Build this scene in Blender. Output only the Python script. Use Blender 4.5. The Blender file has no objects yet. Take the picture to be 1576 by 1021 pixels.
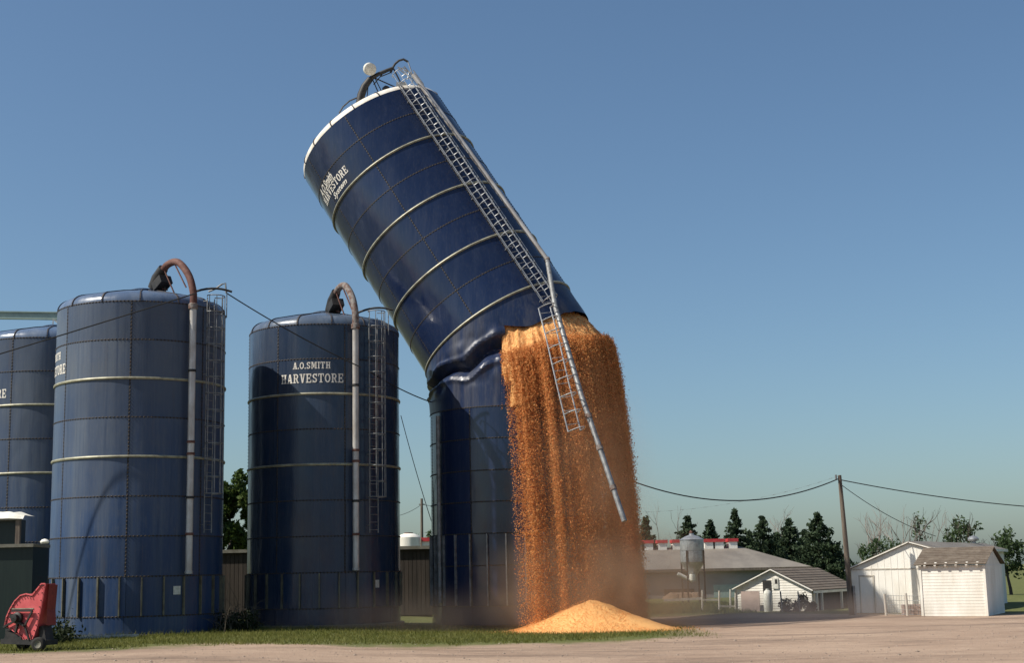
import bpy, math, random
import numpy as np
from mathutils import Matrix, Vector, noise as mnoise

random.seed(7)
rng = np.random.default_rng(7)
scene = bpy.context.scene
COL = scene.collection
R_ = math.radians
sin, cos, pi = math.sin, math.cos, math.pi

# ------------------------------------------------------------------ camera
CAM_Z = 1.7
PITCH, ROLL, FPX = R_(9.65), R_(1.2), 2200.0          # focal length in pixels of a 1576 x 1021 print
cd = bpy.data.cameras.new('camera')
cd.sensor_width = 36.0
cd.lens = FPX / 1576.0 * 36.0
cd.clip_start = 0.5
cd.clip_end = 6000
cam = bpy.data.objects.new('camera', cd)
COL.objects.link(cam)
CAM_M = Matrix.Translation((0, 0, CAM_Z)) @ Matrix.Rotation(R_(90) + PITCH, 4, 'X') @ Matrix.Rotation(-ROLL, 4, 'Z')
cam.matrix_world = CAM_M
scene.camera = cam

# ------------------------------------------------------------------ sky and sun
SUN_EL, SUN_AZ = R_(46.5), R_(17.0)      # light travels towards (cos az, sin az)
SKY_STRENGTH, SUN_STRENGTH = 0.075, 4.4
w = bpy.data.worlds.new('World')
scene.world = w
w.use_nodes = True
nt = w.node_tree
nt.nodes.clear()
sky = nt.nodes.new('ShaderNodeTexSky')
sky.sky_type = 'NISHITA'
sky.sun_disc = False
sky.sun_elevation = SUN_EL
LDIR = Vector((cos(SUN_EL) * cos(SUN_AZ), cos(SUN_EL) * sin(SUN_AZ), -sin(SUN_EL)))
sky.sun_rotation = math.atan2(-LDIR.x, -LDIR.y)
sky.altitude = 0
sky.air_density = 1.0
sky.dust_density = 1.3
sky.ozone_density = 3.0
bg = nt.nodes.new('ShaderNodeBackground')
bg.inputs['Strength'].default_value = SKY_STRENGTH
wo = nt.nodes.new('ShaderNodeOutputWorld')
cast = nt.nodes.new('ShaderNodeMix')                 # the print's slight cyan cast, the same over the whole sky
cast.data_type, cast.blend_type = 'RGBA', 'MULTIPLY'
cast.inputs[0].default_value = 1.0
cast.inputs[7].default_value = (.875, .985, 1.015, 1)
nt.links.new(sky.outputs[0], cast.inputs[6])
nt.links.new(cast.outputs[2], bg.inputs[0])
nt.links.new(bg.outputs[0], wo.inputs[0])
sd = bpy.data.lights.new('sun', 'SUN')
sd.energy = SUN_STRENGTH
sd.angle = R_(0.53)
sd.color = (1.0, 0.93, 0.82)
so = bpy.data.objects.new('sun', sd)
COL.objects.link(so)
so.matrix_world = LDIR.to_track_quat('-Z', 'Y').to_matrix().to_4x4()
scene.view_settings.view_transform = 'Standard'
scene.view_settings.look = 'None'
scene.view_settings.exposure = 0.5
scene.view_settings.gamma = 1.0
scene.render.engine = 'CYCLES'
scene.cycles.max_bounces = 10
scene.cycles.diffuse_bounces = 8
scene.cycles.transmission_bounces = 8
scene.cycles.volume_bounces = 1
scene.cycles.volume_step_rate = 2.0


# ------------------------------------------------------------------ measuring helpers
def ray(px, py):
    d = Vector(((px - 788) / FPX, (510.5 - py) / FPX, -1.0))
    return CAM_M.to_3x3() @ d


def at(px, py, Y):                       # the point of the place at distance Y seen in that spot of the print
    d = ray(px, py)
    t = Y / d.y
    return Vector((d.x * t, Y, CAM_Z + d.z * t))


def sstep(a, b, x):
    t = min(1, max(0, (x - a) / (b - a)))
    return t * t * (3 - 2 * t)


def gz(x, y):                            # height of the ground
    z = -.20 - .25 * sstep(-9, 1, x)
    z += 0.05 * mnoise.noise(Vector((x * .13, y * .13, 3.3))) + .02 * mnoise.noise(Vector((x * .5, y * .5, 1.3)))
    if y > 90:
        z -= 0.3 * sstep(90, 140, y)
    return z


# ------------------------------------------------------------------ materials
class NT:
    def __init__(s, name):
        s.m = bpy.data.materials.new(name)
        s.m.use_nodes = True
        s.t = s.m.node_tree
        s.t.nodes.clear()
        s.out = s.n('ShaderNodeOutputMaterial')
        s.pos = s.n('ShaderNodeNewGeometry').outputs['Position']

    def n(s, typ, **kw):
        nd = s.t.nodes.new(typ)
        for k, v in kw.items():
            setattr(nd, k, v)
        return nd

    def set(s, sock, v):
        if hasattr(v, 'is_linked') or isinstance(v, bpy.types.NodeSocket):
            s.t.links.new(v, sock)
        else:
            if isinstance(v, (tuple, list)) and len(v) == 3 and sock.type == 'RGBA':
                v = (*v, 1)
            sock.default_value = v

    def noise(s, scale, stretch=None, detail=4, rough=.55, vec=None, dist=0):
        v = vec or s.pos
        if stretch:
            mp = s.n('ShaderNodeMapping')
            s.set(mp.inputs['Vector'], v)
            mp.inputs['Scale'].default_value = stretch
            v = mp.outputs[0]
        nd = s.n('ShaderNodeTexNoise')
        s.set(nd.inputs['Vector'], v)
        nd.inputs['Scale'].default_value = scale
        nd.inputs['Detail'].default_value = detail
        nd.inputs['Roughness'].default_value = rough
        nd.inputs['Distortion'].default_value = dist
        return nd.outputs['Fac']

    def ramp(s, fac, a, b, va=0.0, vb=1.0):
        nd = s.n('ShaderNodeMapRange')
        s.set(nd.inputs[0], fac)
        nd.inputs[1].default_value = a
        nd.inputs[2].default_value = b
        nd.inputs[3].default_value = va
        nd.inputs[4].default_value = vb
        return nd.outputs[0]

    def mix(s, fac, a, b, mode='MIX'):
        nd = s.n('ShaderNodeMix', data_type='RGBA', blend_type=mode)
        s.set(nd.inputs[0], fac)
        s.set(nd.inputs[6], a)
        s.set(nd.inputs[7], b)
        return nd.outputs[2]

    def math(s, op, a, b=0.0):
        nd = s.n('ShaderNodeMath', operation=op)
        s.set(nd.inputs[0], a)
        s.set(nd.inputs[1], b)
        return nd.outputs[0]

    def rand(s):
        return s.n('ShaderNodeObjectInfo').outputs['Random']

    def bump(s, h, strength, dist=.02):
        nd = s.n('ShaderNodeBump')
        nd.inputs['Strength'].default_value = strength
        nd.inputs['Distance'].default_value = dist
        s.set(nd.inputs['Height'], h)
        return nd.outputs[0]

    def bsdf(s, col, rough=.6, metal=0.0, normal=None, spec=.5, **kw):
        b = s.n('ShaderNodeBsdfPrincipled')
        s.set(b.inputs['Base Color'], col)
        s.set(b.inputs['Roughness'], rough)
        s.set(b.inputs['Metallic'], metal)
        s.set(b.inputs['Specular IOR Level'], spec)
        for k, v in kw.items():
            s.set(b.inputs[k], v)
        if normal is not None:
            s.set(b.inputs['Normal'], normal)
        s.t.links.new(b.outputs[0], s.out.inputs['Surface'])
        return s.m


def enamel(name, c1, c2, chalk, rough, streak=.5, wav=.35, spec=.5, wear=(0.0, 0.0)):
    t = NT(name)
    big = t.ramp(t.noise(.30, None, 5, .6), .33, .67)
    strk = t.ramp(t.noise(1.0, (1.6, 1.6, .06), 6, .65), .44, .70)
    drip = t.ramp(t.noise(1.0, (7, 7, .16), 4, .6), .50, .74)
    fine = t.ramp(t.noise(5, (3, 3, .35), 5, .7), .5, .8)
    blot = t.ramp(t.noise(1.6, (1, 1, .7), 6, .7), .52, .75)
    c = t.mix(big, c1, c2)
    if wear[1]:
        sep = t.n('ShaderNodeSeparateXYZ')
        t.set(sep.inputs[0], t.pos)
        up = t.math('ADD', t.ramp(sep.outputs[2], 2.0, 10.5, 0, wear[1]), t.ramp(t.noise(.5, None, 5), .3, .7, -.25, .25))
        c = t.mix(t.ramp(up, 0, 1), c, tuple(.65 * a + .35 * b for a, b in zip(chalk, (.11, .11, .11))))
    c = t.mix(t.math('MULTIPLY', strk, streak), c, chalk)
    c = t.mix(t.math('MULTIPLY', drip, streak * .5), c, tuple(x * .55 for x in c1))
    c = t.mix(t.math('MULTIPLY', blot, streak * .35), c, tuple(.6 * x + .03 for x in chalk))
    c = t.mix(t.math('MULTIPLY', fine, .25 * streak), c, (.20, .19, .17))
    c = t.mix(t.ramp(t.rand(), 0, 1, 0, .40), c, t.mix(.5, c1, (.0, .0, .0)))
    if wear[1]:
        rs_ = t.math('MULTIPLY', t.ramp(t.noise(1.0, (2.6, 2.6, .22), 5, .7), .60, .78), .45)
        c = t.mix(rs_, c, (.085, .062, .048))
    rg = t.math('ADD', t.math('MULTIPLY', strk, .20), rough)
    nm = t.bump(t.math('ADD', t.noise(.55, (1, 1, .5), 2), t.math('MULTIPLY', t.noise(2.3, (1, 1, .4), 3), .12)), wav, .25)
    return t.bsdf(c, rg, 0, nm, spec)


def simple(name, c1, c2, scale=2.0, rough=.7, metal=0.0, stretch=None, bump=0.0, rnd=0.0, spec=.4, lo=.4, hi=.62):
    t = NT(name)
    f = t.noise(scale, stretch, 6, .65)
    c = t.mix(t.ramp(f, lo, hi), c1, c2)
    if rnd:
        c = t.mix(t.ramp(t.rand(), 0, 1, 0, rnd), c, tuple(x * .35 for x in c1))
    nm = t.bump(t.noise(scale * 6, stretch, 4), bump, .02) if bump else None
    return t.bsdf(c, rough, metal, nm, spec)


M = {}
M['blue_old'] = enamel('weathered_blue_enamel', (.024, .054, .132), (.034, .066, .145), (.095, .120, .160), .32, .95, .35, .24, (0, .85))
M['blue_mid'] = enamel('dull_blue_enamel', (.015, .031, .070), (.021, .040, .083), (.055, .076, .11), .20, .6, .35, .38, (0, .30))
M['blue_new'] = enamel('glossy_navy_enamel', (.0095, .0185, .056), (.0125, .024, .066), (.03, .044, .09), .12, .5, .22, .5)
M['blue_bent'] = enamel('scuffed_navy_enamel', (.0105, .021, .062), (.013, .026, .070), (.06, .065, .085), .36, .95, .10, .35)
M['seam'] = simple('rusty_seam_sealant', (.024, .030, .048), (.060, .050, .045), 4, .7)
M['seam_dark'] = simple('dark_seam_sealant', (.010, .011, .016), (.030, .024, .020), 6, .6)
M['bolt'] = simple('dark_bolt_heads', (.014, .013, .013), (.045, .032, .024), 12, .6)
M['ring'] = simple('galvanised_stiffener', (.33, .32, .23), (.20, .19, .14), 3, .5, .2)
M['ring_dull'] = simple('weathered_stiffener', (.16, .15, .10), (.09, .08, .06), 3, .55, .2)
M['galv'] = simple('galvanised_steel', (.40, .41, .41), (.27, .28, .29), 4, .42, .55)
M['galv_dull'] = simple('dull_galvanised_steel', (.26, .27, .27), (.15, .15, .15), 5, .55, .4)
M['pipe'] = simple('grey_fill_pipe', (.50, .49, .47), (.36, .33, .30), 2.2, .42, .25, (1, 1, .5))
M['rust'] = simple('rusty_pipe', (.085, .032, .024), (.15, .075, .058), 3, .8, 0, None, .3)
M['rustgrey'] = simple('flaking_rusty_paint', (.21, .20, .185), (.10, .045, .03), 7, .8, 0, None, .3)
M['black'] = simple('black_steel', (.012, .012, .012), (.03, .027, .025), 4, .6)
M['white_roof'] = simple('white_roof_paint', (.80, .76, .68), (.62, .56, .46), 3, .45, 0, None, 0, .12)
M['roof_blue'] = enamel('blue_roof_enamel', (.075, .115, .19), (.10, .14, .22), (.19, .23, .29), .22, .5)
M['roof_blue2'] = enamel('dull_blue_roof_enamel', (.07, .10, .15), (.09, .12, .17), (.16, .19, .23), .22, .5)
M['letter'] = simple('white_lettering', (.78, .75, .68), (.62, .58, .50), 8, .6)
M['placard'] = simple('white_placard', (.62, .61, .55), (.45, .44, .38), 8, .6)
M['inside'] = simple('dark_shell', (.010, .013, .02), (.02, .022, .03), 2, .7)
M['corn'] = None
M['white_paint'] = simple('white_barn_paint', (.80, .77, .70), (.66, .62, .54), 1.3, .7, 0, (1, 1, .3), .1, .06)
M['grey_wall'] = simple('grey_barn_wall', (.26, .255, .245), (.19, .185, .18), .6, .8, 0, (.5, 1, 1))
M['grey_roof'] = simple('grey_steel_roof', (.205, .182, .152), (.15, .132, .112), .5, .7, 0, (1, .4, 1))
M['shingle'] = simple('brown_shingles', (.13, .10, .075), (.19, .155, .12), 3, .9, 0, None, .3, .3)
M['red_cap'] = simple('red_vent_cap', (.50, .045, .05), (.36, .03, .035), 3, .5)
M['wood'] = simple('weathered_wood', (.16, .13, .10), (.09, .07, .055), 3, .9, 0, (3, 3, .3), .3)
M['pale_wood'] = simple('pale_weathered_post', (.52, .48, .42), (.38, .34, .28), 3, .9, 0, (3, 3, .3))
M['plank'] = simple('pink_weathered_plywood', (.42, .32, .28), (.33, .25, .22), 2, .9)
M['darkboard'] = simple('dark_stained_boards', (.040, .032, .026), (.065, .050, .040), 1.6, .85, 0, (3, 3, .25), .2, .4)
M['greensteel'] = simple('shaded_green_steel', (.006, .016, .014), (.010, .022, .018), 2, .5, 0, (4, 4, .3))  # green taken near black: the shade on the wagon is put into the colour
M['cap_board'] = simple('grey_cap_board', (.20, .19, .155), (.14, .13, .10), 3, .8)
M['tarp'] = simple('white_tarpaulin', (.80, .78, .70), (.65, .62, .52), 4, .6, 0, None, .4)
M['red_paint'] = simple('faded_red_paint', (.58, .115, .12), (.47, .08, .085), 2.5, .45, 0, None, .1)
M['tyre'] = simple('black_tyre', (.014, .014, .013), (.028, .025, .022), 9, .85)
M['paleg'] = simple('pale_green_steel', (.28, .36, .32), (.22, .29, .27), 2, .5)
M['cable'] = simple('black_cable', (.015, .015, .016), (.025, .025, .025), 2, .6)
M['bark'] = simple('tree_bark', (.075, .060, .048), (.045, .036, .030), 5, .95, 0, None, .4)
M['deadwood'] = simple('grey_dead_wood', (.24, .205, .18), (.17, .145, .125), 5, .95)
M['bale'] = simple('straw_litter', (.20, .13, .085), (.12, .085, .06), 4, .95, 0, None, .5)


def leafmat(name, c1, c2, trans=.25):
    t = NT(name)
    c = t.mix(t.ramp(t.noise(1.1, None, 3), .35, .65), c1, c2)
    c = t.mix(t.ramp(t.noise(9, None, 2), .35, .65, 0, .5), c, tuple(x * .5 for x in c1))
    b = t.n('ShaderNodeBsdfPrincipled')
    t.set(b.inputs['Base Color'], c)
    b.inputs['Roughness'].default_value = .55
    b.inputs['Specular IOR Level'].default_value = .08
    tr = t.n('ShaderNodeBsdfTranslucent')
    t.set(tr.inputs['Color'], c)
    mx = t.n('ShaderNodeMixShader')
    mx.inputs[0].default_value = trans
    t.t.links.new(b.outputs[0], mx.inputs[1])
    t.t.links.new(tr.outputs[0], mx.inputs[2])
    t.t.links.new(mx.outputs[0], t.out.inputs['Surface'])
    return t.m


M['conifer'] = leafmat('conifer_needles', (.042, .064, .034), (.060, .088, .045), .2)
M['leaf'] = leafmat('broad_leaves', (.050, .085, .020), (.085, .12, .03), .3)
M['leaf_far'] = leafmat('far_broad_leaves', (.060, .095, .040), (.085, .120, .055), .3)
M['grass'] = leafmat('grass_blades', (.140, .155, .036), (.215, .205, .062), .4)
M['weed'] = leafmat('weed_leaves', (.020, .030, .012), (.038, .045, .020), .15)
M['drystalk'] = simple('dry_stalks', (.12, .10, .07), (.07, .055, .04), 6, .9)


def corn_material():
    t = NT('corn_kernels')
    f = t.n('ShaderNodeAttribute', attribute_name='tint').outputs['Fac']
    c = t.mix(t.ramp(f, 0, .5), (.50, .19, .07), (.86, .42, .155))
    c = t.mix(t.ramp(f, .5, 1), c, (.93, .58, .25))
    d = t.n('ShaderNodeBsdfDiffuse')
    t.set(d.inputs['Color'], c)
    tr = t.n('ShaderNodeBsdfTranslucent')
    t.set(tr.inputs['Color'], c)
    mx = t.n('ShaderNodeMixShader')
    mx.inputs[0].default_value = .5
    t.t.links.new(d.outputs[0], mx.inputs[1])
    t.t.links.new(tr.outputs[0], mx.inputs[2])
    t.t.links.new(mx.outputs[0], t.out.inputs['Surface'])
    return t.m


def corn_heap_material():
    t = NT('heaped_corn')
    v = t.n('ShaderNodeTexVoronoi')
    t.set(v.inputs['Vector'], t.pos)
    v.inputs['Scale'].default_value = 30
    n2 = t.ramp(t.noise(1.2, None, 5), .35, .65)
    c = t.mix(n2, (.84, .47, .175), (.79, .42, .15))
    c = t.mix(t.ramp(v.outputs['Color'], .2, .9, 0, .35), c, (.58, .24, .06))
    nm = t.bump(v.outputs['Distance'], .8, .03)
    return t.bsdf(c, .6, 0, nm, .3)


M['corn'] = corn_material()
M['corn_heap'] = corn_heap_material()


# ------------------------------------------------------------------ mesh helpers
WM = {}


class MB:
    """collects faces and builds them as one mesh object"""

    def __init__(s):
        s.v, s.f = [], []

    def add(s, vs, fs):
        b = len(s.v)
        s.v += [tuple(p) for p in vs]
        s.f += [tuple(i + b for i in f) for f in fs]

    def box(s, x0, x1, y0, y1, z0, z1, mat=None):
        p = [(x, y, z) for z in (z0, z1) for y in (y0, y1) for x in (x0, x1)]
        if mat is not None:
            p = [mat @ Vector(q) for q in p]
        s.add(p, [(0, 2, 3, 1), (4, 5, 7, 6), (0, 1, 5, 4), (2, 6, 7, 3), (0, 4, 6, 2), (1, 3, 7, 5)])

    def bar(s, a, b, wx, wy=None, up=(0, 0, 1)):
        a, b = Vector(a), Vector(b)
        wy = wy or wx
        d = (b - a).normalized()
        u = Vector(up)
        if abs(d.dot(u)) > .97:
            u = Vector((1, 0, 0))
        x = d.cross(u).normalized()
        y = x.cross(d).normalized()
        p = [q + x * (wx / 2 * i) + y * (wy / 2 * j) for q in (a, b) for j in (-1, 1) for i in (-1, 1)]
        s.add(p, [(0, 2, 3, 1), (4, 5, 7, 6), (0, 1, 5, 4), (2, 6, 7, 3), (0, 4, 6, 2), (1, 3, 7, 5)])

    def tube(s, pts, r, n=8, caps=True):
        pts = [Vector(p) for p in pts]
        rs = r if isinstance(r, (list, tuple)) else [r] * len(pts)
        d0 = (pts[1] - pts[0]).normalized()
        u = Vector((0, 0, 1)) if abs(d0.z) < .9 else Vector((1, 0, 0))
        x = d0.cross(u).normalized()
        vs, fs = [], []
        for i, p in enumerate(pts):
            if i == 0:
                d = pts[1] - pts[0]
            elif i == len(pts) - 1:
                d = pts[-1] - pts[-2]
            else:
                d = pts[i + 1] - pts[i - 1]
            d.normalize()
            x = (x - d * x.dot(d)).normalized()
            y = d.cross(x)
            for k in range(n):
                a = 2 * pi * k / n
                vs.append(p + (x * cos(a) + y * sin(a)) * rs[i])
        for i in range(len(pts) - 1):
            for k in range(n):
                k2 = (k + 1) % n
                fs.append((i * n + k, i * n + k2, (i + 1) * n + k2, (i + 1) * n + k))
        if caps:
            fs.append(tuple(range(n - 1, -1, -1)))
            fs.append(tuple((len(pts) - 1) * n + k for k in range(n)))
        s.add(vs, fs)

    def lathe(s, prof, n=48, a0=0.0, a1=2 * pi, mat=None, cap=False):
        """prof: list of (r, z); angle measured from -Y towards +X"""
        full = abs(a1 - a0 - 2 * pi) < 1e-6
        m = n if full else n + 1
        vs, fs = [], []
        for r, z in prof:
            for k in range(m):
                a = a0 + (a1 - a0) * k / n
                p = Vector((r * sin(a), -r * cos(a), z))
                vs.append(mat @ p if mat is not None else p)
        for i in range(len(prof) - 1):
            for k in range(n):
                k2 = (k + 1) % m
                fs.append((i * m + k, i * m + k2, (i + 1) * m + k2, (i + 1) * m + k))
        if cap:
            fs.append(tuple(range(m - 1, -1, -1)))
            fs.append(tuple((len(prof) - 1) * m + k for k in range(m)))
        s.add(vs, fs)

    def prism(s, poly, y0, y1, mat=None):
        """poly of (x, z), extruded along y"""
        n = len(poly)
        p = [Vector((x, y0, z)) for x, z in poly] + [Vector((x, y1, z)) for x, z in poly]
        if mat is not None:
            p = [mat @ q for q in p]
        s.add(p, [tuple(range(n)), tuple(range(2 * n - 1, n - 1, -1))] +
              [(i, i + n, (i + 1) % n + n, (i + 1) % n) for i in range(n)])

    def mesh(s, name, smooth=None):
        me = bpy.data.meshes.new(name)
        me.from_pydata(s.v, [], s.f)
        me.update()
        if smooth:
            me.shade_smooth()
            me.set_sharp_from_angle(angle=R_(smooth))
        return me

    def build(s, name, mat, parent=None, smooth=None, world=True):
        """verts are world coordinates; the object's origin goes to the foot of its bounding box"""
        a = np.array(s.v, dtype=float)
        o = np.array([(a[:, 0].min() + a[:, 0].max()) / 2, (a[:, 1].min() + a[:, 1].max()) / 2, a[:, 2].min()])
        s.v = [tuple(p) for p in (a - o)]
        me = s.mesh(name, smooth)
        return link(name, me, mat, parent, Matrix.Translation(o))


def link(name, me, mat, parent=None, world=None):
    o = bpy.data.objects.new(name, me)
    if me is not None and mat is not None and not me.materials:
        me.materials.append(M[mat] if isinstance(mat, str) else mat)
    COL.objects.link(o)
    world = world if world is not None else Matrix.Identity(4)
    WM[o.name] = world
    if parent is not None:
        o.parent = parent
        o.matrix_basis = WM[parent.name].inverted() @ world
    else:
        o.matrix_basis = world
    return o


def tag(o, label, cat, group=None):
    o['label'] = label
    o['category'] = cat
    if group:
        o['group'] = group
    return o


def thing(name, loc, label, cat, group=None):
    return tag(link(name, None, None, None, Matrix.Translation(loc)), label, cat, group)


def structure(o):
    o['kind'] = 'structure'
    return o


def stuff(o, label=None, cat=None):
    o['kind'] = 'stuff'
    if label:
        o['label'] = label
    if cat:
        o['category'] = cat
    return o


def np_mesh(name, verts, faces_flat, loop_total, mat, tint=None):
    """quick mesh from numpy arrays of equal polygons"""
    me = bpy.data.meshes.new(name)
    nf = len(faces_flat) // loop_total
    me.vertices.add(len(verts))
    me.vertices.foreach_set('co', np.asarray(verts, dtype=np.float32).ravel())
    me.loops.add(len(faces_flat))
    me.loops.foreach_set('vertex_index', np.asarray(faces_flat, dtype=np.int32))
    me.polygons.add(nf)
    me.polygons.foreach_set('loop_start', np.arange(nf, dtype=np.int32) * loop_total)
    me.update(calc_edges=True)
    me.validate()
    if tint is not None:
        at_ = me.attributes.new('tint', 'FLOAT', 'POINT')
        at_.data.foreach_set('value', np.asarray(tint, dtype=np.float32))
    me.materials.append(M[mat])
    return me


def leaf_quads(centers, size, droop=0.0, jitter=.5):
    """random little rhombic leaves around each centre; returns verts, faces"""
    n = len(centers)
    a = rng.normal(size=(n, 3))
    a /= np.linalg.norm(a, axis=1)[:, None]
    a[:, 2] -= droop
    a /= np.linalg.norm(a, axis=1)[:, None]
    b = rng.normal(size=(n, 3))
    b -= a * (a * b).sum(1)[:, None]
    b /= np.linalg.norm(b, axis=1)[:, None]
    s = size * (1 + jitter * rng.uniform(-1, 1, n))[:, None]
    v = np.stack([centers - a * s, centers + b * s * .45, centers + a * s, centers - b * s * .45], 1).reshape(-1, 3)
    return v, np.arange(4 * n)


# ------------------------------------------------------------------ lettering: slab-serif strokes wrapped round a shell
def glyph(ch):
    """returns quads of a bold slab letter in a unit box (w, list of quads)"""
    t, s = .2, .11
    q = []

    def rect(x0, y0, x1, y1):
        q.append([(x0, y0), (x1, y0), (x1, y1), (x0, y1)])

    def slant(x0, y0, x1, y1, wd):
        q.append([(x0 - wd / 2, y0), (x0 + wd / 2, y0), (x1 + wd / 2, y1), (x1 - wd / 2, y1)])

    def arc(cx, cy, rx, ry, a0, a1, th, n=8):
        for k in range(n):
            u, v = R_(a0 + (a1 - a0) * k / n), R_(a0 + (a1 - a0) * (k + 1) / n)
            q.append([(cx + rx * cos(u), cy + ry * sin(u)), (cx + rx * cos(v), cy + ry * sin(v)),
                      (cx + (rx - th) * cos(v), cy + (ry - th * .7) * sin(v)), (cx + (rx - th) * cos(u), cy + (ry - th * .7) * sin(u))])
    if ch == 'H':
        for x in (.12, .60):
            rect(x, 0, x + t, 1)
            rect(x - .1, 0, x, s); rect(x + t, 0, x + t + .08, s)
            rect(x - .1, 1 - s, x, 1); rect(x + t, 1 - s, x + t + .08, 1)
        rect(.32, .44, .60, .56)
        return .92, q
    if ch == 'A':
        slant(.2, 0, .42, 1, .15); slant(.7, 0, .5, 1, .22)
        rect(.30, .25, .62, .37)
        rect(0, 0, .12, s); rect(.28, 0, .36, s); rect(.5, 0, .58, s); rect(.82, 0, .9, s)
        return .92, q
    if ch == 'R':
        rect(.1, 0, .1 + t, 1); rect(0, 0, .1, s); rect(.1 + t, 0, .4, s); rect(0, 1 - s, .1, 1)
        rect(.3, 1 - s, .5, 1); rect(.3, .44, .5, .55)
        arc(.5, .72, .28, .28, -90, 90, t)
        slant(.72, 0, .52, .45, .2); rect(.82, 0, .9, s)
        return .9, q
    if ch == 'V':
        slant(.46, 0, .24, 1, .22); slant(.5, 0, .72, 1, .14)
        rect(0, 1 - s, .13, 1); rect(.35, 1 - s, .42, 1); rect(.58, 1 - s, .66, 1); rect(.79, 1 - s, .9, 1)
        return .9, q
    if ch == 'E':
        rect(.1, 0, .1 + t, 1); rect(0, 0, .1, s); rect(0, 1 - s, .1, 1)
        rect(.3, 0, .8, s); rect(.3, 1 - s, .78, 1); rect(.3, .44, .55, .56)
        rect(.68, s, .8, .3); rect(.66, .7, .78, 1 - s); rect(.55, .36, .62, .64)
        return .85, q
    if ch == 'S':
        arc(.38, .73, .34, .27, 20, 270, t); arc(.38, .27, .34, .27, -160, 90, t)
        rect(.6, .68, .7, 1); rect(.05, 0, .15, .3)
        return .78, q
    if ch == 'T':
        rect(.32, 0, .32 + t, 1); rect(.2, 0, .32, s); rect(.52, 0, .64, s)
        rect(0, 1 - s, .32, 1); rect(.52, 1 - s, .84, 1); rect(0, .68, .1, 1 - s); rect(.74, .68, .84, 1 - s)
        return .88, q
    if ch == 'O':
        arc(.42, .5, .42, .5, 0, 360, t, 18)
        return .88, q
    if ch == 'M':
        rect(.1, 0, .24, 1); rect(.8, 0, 1.0, 1); slant(.52, .15, .28, 1, .2); slant(.54, .15, .78, 1, .13)
        for x in (0, .24, .7, 1.0):
            rect(x, 0, x + .1, s)
        rect(0, 1 - s, .1, 1); rect(1.0, 1 - s, 1.1, 1)
        return 1.14, q
    if ch == 'I':
        rect(.1, 0, .1 + t, 1)
        for x in (0, .3):
            rect(x, 0, x + .1, s); rect(x, 1 - s, x + .1, 1)
        return .44, q
    if ch == '.':
        rect(0, 0, .2, .2)
        return .26, q
    return .4, q


def lettering(parent, frame, R, text, a_mid, z0, height, width, mat='letter'):
    x, quads = 0.0, []
    for ch in text:
        w_, q = glyph(ch)
        quads += [[(p[0] + x, p[1]) for p in k] for k in q]
        x += w_ + .1
    x -= .1
    b = MB()
    for k in quads:
        for off in (0,):
            pts = []
            for (u, v) in k:
                a = a_mid + (u / x - .5) * width / R
                pts.append(frame @ Vector(((R + .012) * sin(a), -(R + .012) * cos(a), z0 + v * height)))
            b.add(pts, [(0, 1, 2, 3)])
    return b.build('lettering', mat, parent)


def script_lettering(parent, frame, R, text, a_mid, z0, height, width, mat='letter'):
    cu = bpy.data.curves.new('lettering', 'FONT')
    cu.body = text
    cu.shear = .35
    cu.offset = .018
    cu.resolution_u = 2
    ob = bpy.data.objects.new('lettering', cu)
    COL.objects.link(ob)
    dg = bpy.context.evaluated_depsgraph_get()
    me = bpy.data.meshes.new_from_object(ob.evaluated_get(dg))
    bpy.data.objects.remove(ob)
    co = np.array([v.co for v in me.vertices])
    lo, hi = co.min(0), co.max(0)
    b = MB()
    vs = []
    for c in co:
        a = a_mid + ((c[0] - lo[0]) / (hi[0] - lo[0]) - .5) * width / R
        vs.append(frame @ Vector(((R + .013) * sin(a), -(R + .013) * cos(a), z0 + (c[1] - lo[1]) / (hi[1] - lo[1]) * height)))
    b.add(vs, [tuple(p.vertices) for p in me.polygons])
    bpy.data.meshes.remove(me)
    return b.build('lettering', mat, parent)


def cyl(frame, R, a, z):
    return frame @ Vector((R * sin(a), -R * cos(a), z))


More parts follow.
